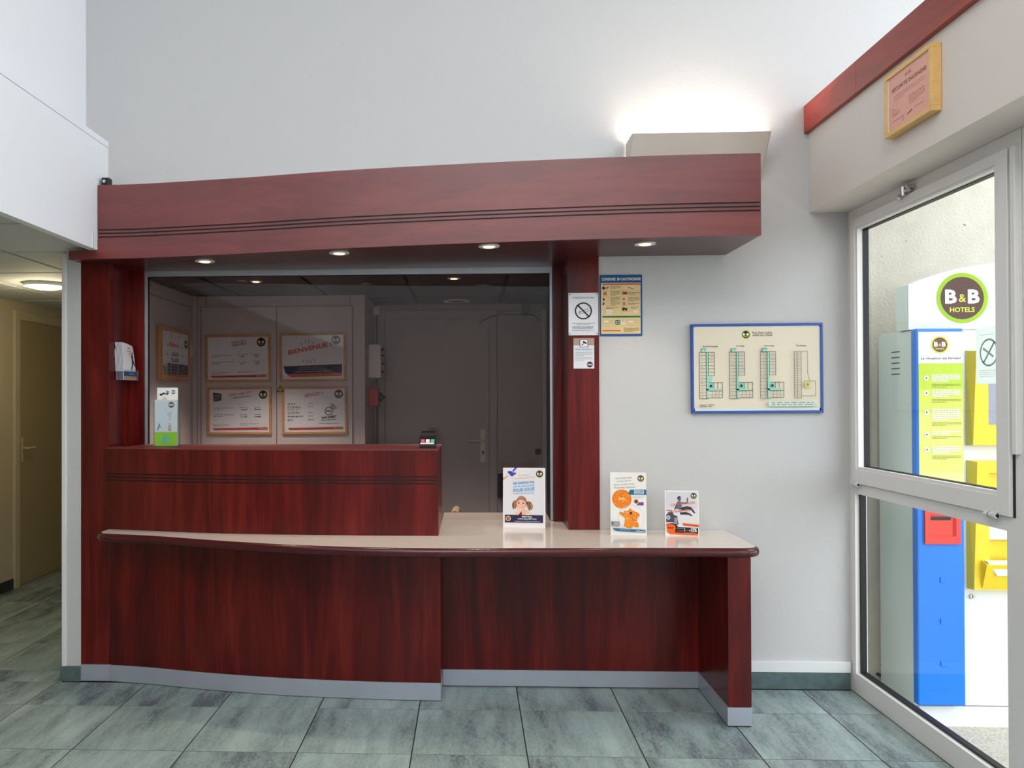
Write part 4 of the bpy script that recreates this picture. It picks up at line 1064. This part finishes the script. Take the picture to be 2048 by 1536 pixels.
p.poly(((.27, .80), (.37, .69), (.42, .645), (.45, .66), (.44, .70), (.35, .80)), (240, 198, 178)).poly(((.44, .80), (.46, .71), (.43, .655), (.48, .645), (.53, .69), (.53, .80)), (232, 184, 162))
for k in range(3): p.line(.395 + .02 * k, .665 - .004 * k, .445 + .02 * k, .645 + .004 * k, .006, (206, 150, 130))
p.poly(((.35, .80), (.44, .72), (.45, .80)), (92, 52, 52)).rect(.55, .765, .64, .80, (246, 240, 244))
p.part('band').rect(.045, .785, .945, .91, (44, 40, 74)).disc(.125, .845, .06, (236, 220, 190)).disc(.125, .845, .045, (120, 70, 30)).oval(.13, .845, .016, .018, (206, 150, 90))
p.part('band_text').text('B&B Hôtel', .45, .80, .68, .825, (246, 246, 250), .03).text('à Disneyland® Paris', .35, .835, .79, .865, (246, 246, 250), .02).text('renseignez-vous ou réservez sur hotel-bb.com', .27, .882, .88, .898, (226, 226, 236), .01); p.done()

t, p = standee('map_leaflet', 'white leaflet with an orange circle and map, standing right of the pillar', (.653, 3.742, zt_), -.12, .164, .292, .08, (238, 236, 232))
TE, OR_ = (30, 108, 144), (240, 140, 30)
p.part('slogan')
for s_, x0, y0, x1, y1 in (('VOUS AVEZ PASSÉ', .14, .085, .60, .115), ('UN BON SÉJOUR', .17, .135, .58, .165), ('DANS NOTRE HÔTEL ?', .09, .185, .70, .215), ('Poursuivez l’aventure !', .11, .23, .72, .265)): p.text(s_, x0, y0, x1, y1, (122, 122, 126), .0, rise=.02, shear=.1)
p.part('logo').logo(.85, .095, .095, ring=(196, 176, 80), core=(96, 74, 50))
p.part('round_picture').disc(.32, .425, .27, (232, 120, 80)).disc(.32, .425, .262, (238, 128, 24))
R = random.Random(4)
for k in range(34):
    a, r_ = R.uniform(0, 6.28), .235 * math.sqrt(R.random()); x, y = .32 + r_ * math.cos(a), .425 + r_ * math.sin(a) * .56
    l = R.uniform(.02, .06); p.rect(x - l / 2, y, x + l / 2, y + .006, (250, 196, 130))
p.text('B&B', .24, .405, .40, .435, (250, 220, 180), .03)
p.part('side_text').poly(((.55, .275), (1, .27), (1, .355), (.54, .355), (.50, .33)), TE)
for k in range(4): p.small(.66, .283 + .017 * k, .94, 1, .02, (226, 238, 244), .010, 1, k)
p.small(.62, .375, .92, 3, .015, (190, 190, 192), .006, .8, 9); p.disc(.72, .46, .075, (240, 220, 190)).disc(.715, .46, .055, (110, 72, 40)).poly(((.78, .475), (.92, .468), (.92, .52), (.74, .52), (.74, .505)), (132, 74, 148))
p.part('country_map').hoop(.58, .72, .36, .012, (222, 222, 222)).poly(((.55, .565), (.60, .60), (.68, .62), (.80, .65), (.81, .68), (.75, .72), (.73, .76), (.77, .81), (.79, .855), (.72, .87), (.62, .85), (.58, .885), (.50, .885), (.36, .85), (.40, .78), (.40, .725), (.34, .695), (.24, .65), (.27, .625), (.38, .645), (.38, .60), (.43, .62), (.50, .60)), OR_)
for k in range(60):
    x, y = R.uniform(.42, .74), R.uniform(.63, .86); p.oval(x, y, .010, .006, ((250, 214, 150), (252, 236, 200), (206, 90, 20))[k % 3], 8)
p.disc(.565, .645, .034, (66, 48, 50))
p.part('badge').rect(.02, .78, .25, .855, (150, 148, 146)).rect(.02, .78, .08, .83, (110, 108, 108)).small(.09, .795, .23, 4, .014, (196, 194, 192), .006)
p.part('band').poly(((.05, .885), (.96, .905), (.96, .945), (.20, .93), (.10, .915)), TE); p.text("à l'accueil", .70, .912, .93, .935, (240, 244, 248), .02, rise=-.004).small(.24, .905, .66, 1, .02, (200, 220, 230), .008); p.done()

t, p = standee('car_hire_leaflet', 'small leaflet with a jumping man in grey and an orange band, at the worktop end', (.9035, 3.735, zt_), -.12, .151, .208, .08, (240, 240, 238))
p.part('photo_ground').rect(.03, .025, .97, .70, (214, 212, 218)).rect(.03, .40, .97, .75, (224, 222, 222))
MN, MD = (92, 92, 106), (58, 56, 72)
p.part('photo').oval(.43, .185, .05, .045, MN).poly(((.37, .15), (.40, .125), (.47, .125), (.47, .15), (.40, .16), (.39, .20), (.37, .19)), (50, 46, 54))
p.poly(((.36, .25), (.44, .225), (.50, .26), (.50, .36), (.44, .42), (.36, .41), (.32, .40)), (104, 104, 124)).poly(((.49, .25), (.60, .265), (.65, .26), (.645, .19), (.67, .145), (.69, .165), (.68, .27), (.63, .295), (.50, .29)), (96, 92, 104)).poly(((.36, .26), (.31, .33), (.27, .42), (.30, .43), (.37, .33)), MN)
p.poly(((.44, .40), (.52, .36), (.66, .34), (.78, .36), (.86, .44), (.90, .49), (.86, .50), (.78, .43), (.66, .41), (.52, .45)), MD).poly(((.44, .41), (.47, .48), (.62, .47), (.74, .50), (.82, .555), (.79, .56), (.68, .53), (.45, .53)), MD)
p.poly(((.03, .55), (.10, .48), (.22, .47), (.26, .54), (.36, .56), (.38, .68), (.40, .75), (.30, .76), (.24, .70), (.03, .70)), (74, 74, 90)).oval(.095, .60, .06, .045, (214, 214, 220)).oval(.095, .60, .03, .02, (120, 120, 130)).rect(.27, .60, .36, .74, (150, 150, 162)).line(.03, .435, .22, .44, .02, (120, 120, 126))
p.part('slogan').text('ÇA, C’EST BON', .17, .29, .88, .36, (232, 112, 88), .012, rise=.06).text('de rouler zen !', .10, .43, .80, .50, (226, 100, 76), .012, rise=.05, shear=.2)
p.part('logo').logo(.855, .11, .09, ring=(150, 146, 100), core=(72, 66, 58))
p.part('band').poly(((.03, .745), (.22, .72), (.34, .755), (.38, .80), (.97, .82), (.97, .955), (.14, .955), (.05, .90)), (38, 32, 44)).poly(((.035, .755), (.20, .745), (.29, .77), (.31, .84), (.28, .925), (.97, .94), (.97, .985), (.14, .965), (.05, .92)), (240, 104, 30)).poly(((.52, .715), (1.0, .745), (1.0, .80), (.52, .765)), (236, 96, 44))
p.part('band_text').text('Sixt', .075, .80, .24, .845, (40, 26, 20), .03).text('VOTRE LOCATION', .34, .815, .54, .84, (226, 214, 214), .0).text('DE VOITURE', .36, .875, .54, .90, (226, 120, 90), .0).line(.575, .82, .575, .915, .012, (240, 240, 240)).text('JUSQU’À', .60, .865, .68, .88, (226, 226, 226)).text('-15%', .70, .825, .93, .905, (250, 250, 250), .03).text('Réservez à prix malin', .56, .745, .94, .765, (120, 40, 24), .0, rise=-.02).line(.60, .925, .93, .928, .006, (200, 200, 204)); p.done()

# acrylic leaflet holder on the ledge
zl = 1.1634
t = thing('leaflet_holder', (-1.503, 3.9, zl), 'clear upright leaflet holder on the counter ledge', 'holder')
b = MB(); b.box(-1.566, -1.445, 3.884, 3.886, zl, zl + .235); b.build('front_plate', ACRYL, t)
b = MB(); b.box(-1.566, -1.445, 3.925, 3.927, zl, zl + .262); b.build('back_plate', ACRYL, t)
b = MB(); b.box(-1.567, -1.565, 3.884, 3.927, zl, zl + .235); b.box(-1.446, -1.444, 3.884, 3.927, zl, zl + .235); b.build('side_plate', ACRYL, t)
b = MB(); b.box(-1.567, -1.444, 3.880, 3.93, zl, zl + .006); b.build('foot', ACRYL, t)
lf = thing('city_guide_leaflet', (-1.505, 3.895, zl + .008), 'white and green leaflet in the front of the clear holder', 'leaflet')
b = MB(); b.box(-1.562, -1.449, 3.890, 3.896, zl + .008, zl + .236); b.build('cover', paper((240, 242, 246)), lf)
p = front(-1.562, -1.449, 3.890, zl + .008, zl + .236, lf)
p.part('band').rect(0, .70, 1, 1, (164, 226, 60)); p.rect(.35, .78, .60, .93, (120, 210, 190))
p.part('logo').disc(.74, .11, .13, (110, 86, 56)).text('B&B', .64, .085, .84, .135, (244, 244, 244), .03)
p.part('drawing').line(.45, .20, .68, .36, .01, (190, 196, 214)).line(.68, .28, .68, .45, .04, (206, 210, 226)).poly(((.55, .30), (.78, .24), (.70, .40)), (214, 218, 232)).line(.22, .52, .14, .66, .05, (110, 130, 176)).line(.18, .56, .28, .60, .04, (130, 146, 186)).rect(.60, .55, .74, .66, (230, 190, 176)).line(.60, .66, .76, .66, .03, (206, 120, 96)).line(.58, .52, .74, .53, .02, (206, 150, 130)); p.done()
lf = thing('white_leaflet', (-1.505, 3.91, zl + .008), 'white leaflet with black figures at the back of the clear holder', 'leaflet')
b = MB(); b.box(-1.556, -1.452, 3.906, 3.912, zl + .008, zl + .296); b.build('cover', paper((240, 240, 238)), lf)
p = front(-1.556, -1.452, 3.906, zl + .008, zl + .296, lf)
p.part('logo').disc(.79, .075, .10, (96, 104, 84)).text('B&B', .71, .06, .87, .09, (240, 240, 240), .03)
p.part('drawing').oval(.20, .12, .08, .018, (40, 40, 48)).line(.20, .12, .36, .09, .07, (50, 50, 58)).line(.34, .11, .56, .10, .05, (60, 60, 70)).oval(.50, .07, .07, .02, (150, 160, 170)).line(.56, .06, .50, .13, .04, (70, 80, 96)).rect(.28, .17, .48, .21, (226, 200, 170)); p.done()

# fan of leaflets in the wall pocket on the left pillar
t = thing('wall_pocket', (-1.79, 4.1, 1.49), 'clear leaflet pocket fixed to the inner side of the left pillar', 'holder')
b = MB(); b.box(-1.796, -1.744, 3.955, 4.162, 1.497, 1.500); b.build('floor_plate', ACRYL, t)
b = MB(); b.box(-1.746, -1.744, 3.955, 4.162, 1.500, 1.555); b.build('front_plate', ACRYL, t)
b = MB(); b.box(-1.7965, -1.7945, 3.95, 4.162, 1.500, 1.60); b.build('back_plate', ACRYL, t)
for k in range(7):
    lf = thing('travel_leaflet', (-1.79 + .0065 * k, 4.05, 1.502), ('leftmost', 'second', 'third', 'fourth', 'fifth', 'sixth', 'frontmost')[k] + (' white leaflet from the left in the fan of the wall pocket' if k < 6 else ' leaflet of the wall pocket fan, showing a walking figure over a blue foot'), 'leaflet', 'fan of leaflets in the wall pocket')
    y0, y1 = 3.965, 4.118; x0 = -1.790 + .0065 * k
    cols = 7; rows = []
    for i in range(8):
        f = i / 7; z = 1.502 + .190 * f; cv = -.010 * f * f
        rows.append([(x0 + cv - .012 * (j / cols) * f, y0 + (y1 - y0) * j / cols, z - (.012 * (j / cols) ** 2 if i == 7 else 0)) for j in range(cols + 1)])
    b = MB(); b.loft(rows, caps=False); b.loft([[(x - .0022, y, z) for x, y, z in r] for r in rows], caps=False)
    b.loft([rows[-1], [(x - .0022, y, z) for x, y, z in rows[-1]]]); b.loft([[r[0] for r in rows], [(r[0][0] - .0022, r[0][1], r[0][2]) for r in rows]])
    b.build('cover', paper((236, 234, 238)), lf, True)
    if k in range(6):
        b = MB(); b.poly([(x0 + .0006, y0 - .0004, 1.503), (x0 + .0006, y0 - .0004, 1.545), (x0 - .0028, y0 - .0004, 1.545), (x0 - .0028, y0 - .0004, 1.503)]); b.build('edge_print', paper((40, 50, 84)), lf)
    else:
        p = Print((x0 + .0005, y0, 1.692), Y_, -Z_, y1 - y0, .190, lf, .0006)
        def bend(P0):
            def P(x, y):
                f = max(0, 1 - y); o = P0(x, y); o.x += -.010 * f * f - .012 * x * f; return o
            return P
        p.P = bend(p.P)
        p.part('print')
        for a in range(6):
            xa, xb = a / 6, (a + 1) / 6
            p.rect(xa, .77, xb, .90, (28, 92, 144)); p.rect(xa, .90, xb, .985, (214, 160, 130))
        p.text('partez', .45, .10, .78, .17, (226, 150, 110), .0).text('bon pied', .35, .19, .80, .25, (226, 130, 90), .01).rect(.55, .27, .72, .31, (232, 130, 84))
        p.poly(((.70, .34), (.80, .30), (.86, .36), (.84, .45), (.74, .46)), (56, 56, 72)).poly(((.74, .45), (.84, .44), (.96, .60), (.92, .62), (.80, .53), (.72, .66), (.64, .74), (.62, .70), (.70, .58)), (50, 50, 66)).oval(.84, .27, .04, .035, (70, 60, 66))
        p.text('hotel-bb.com', .40, .80, .85, .85, (226, 236, 246), .0); p.done()

# payment terminal on the ledge
t = thing('card_terminal', (-.205, 3.86, zl), 'small black card payment terminal on the end of the ledge', 'card terminal')
b = MB(); b.prism([(3.800, zl + .004), (3.800, zl + .018), (3.87, zl + .052), (3.90, zl + .060), (3.93, zl + .056), (3.93, zl + .004)], 'x', -.244, -.166)
bmesh.ops.bevel(b.bm, geom=list(b.bm.edges), offset=.003, segments=2, affect='EDGES'); b.build('body', mat('black_terminal_plastic', (34, 34, 42), .3), t, True)
b = MB(); b.box(-.242, -.168, 3.806, 3.926, zl + .0002, zl + .005); b.build('foot', BLACK, t)
b = MB(); b.prism([(3.885, zl + .056), (3.93, zl + .056), (3.935, zl + .078), (3.90, zl + .070)], 'x', -.238, -.172); b.build('printer_cover', BLACK, t)
for k, c in enumerate(((190, 90, 140), (236, 220, 222), (90, 180, 150))):
    x = -.236 + .0235 * k
    b = MB(); b.loft([[(x, 3.812, zl + .0245), (x + .018, 3.812, zl + .0245), (x + .018, 3.840, zl + .0385), (x, 3.840, zl + .0385)], [(x, 3.810, zl + .0275), (x + .018, 3.810, zl + .0275), (x + .018, 3.838, zl + .0415), (x, 3.838, zl + .0415)]], close=True)
    b.build('key', paper(c), t)
b = MB(); b.loft([[(-.238, 3.802, zl + .019), (-.172, 3.802, zl + .019), (-.172, 3.810, zl + .0235), (-.238, 3.810, zl + .0235)], [(-.238, 3.801, zl + .0215), (-.172, 3.801, zl + .0215), (-.172, 3.809, zl + .026), (-.238, 3.809, zl + .026)]], close=True); b.build('front_trim', GREYP, t)
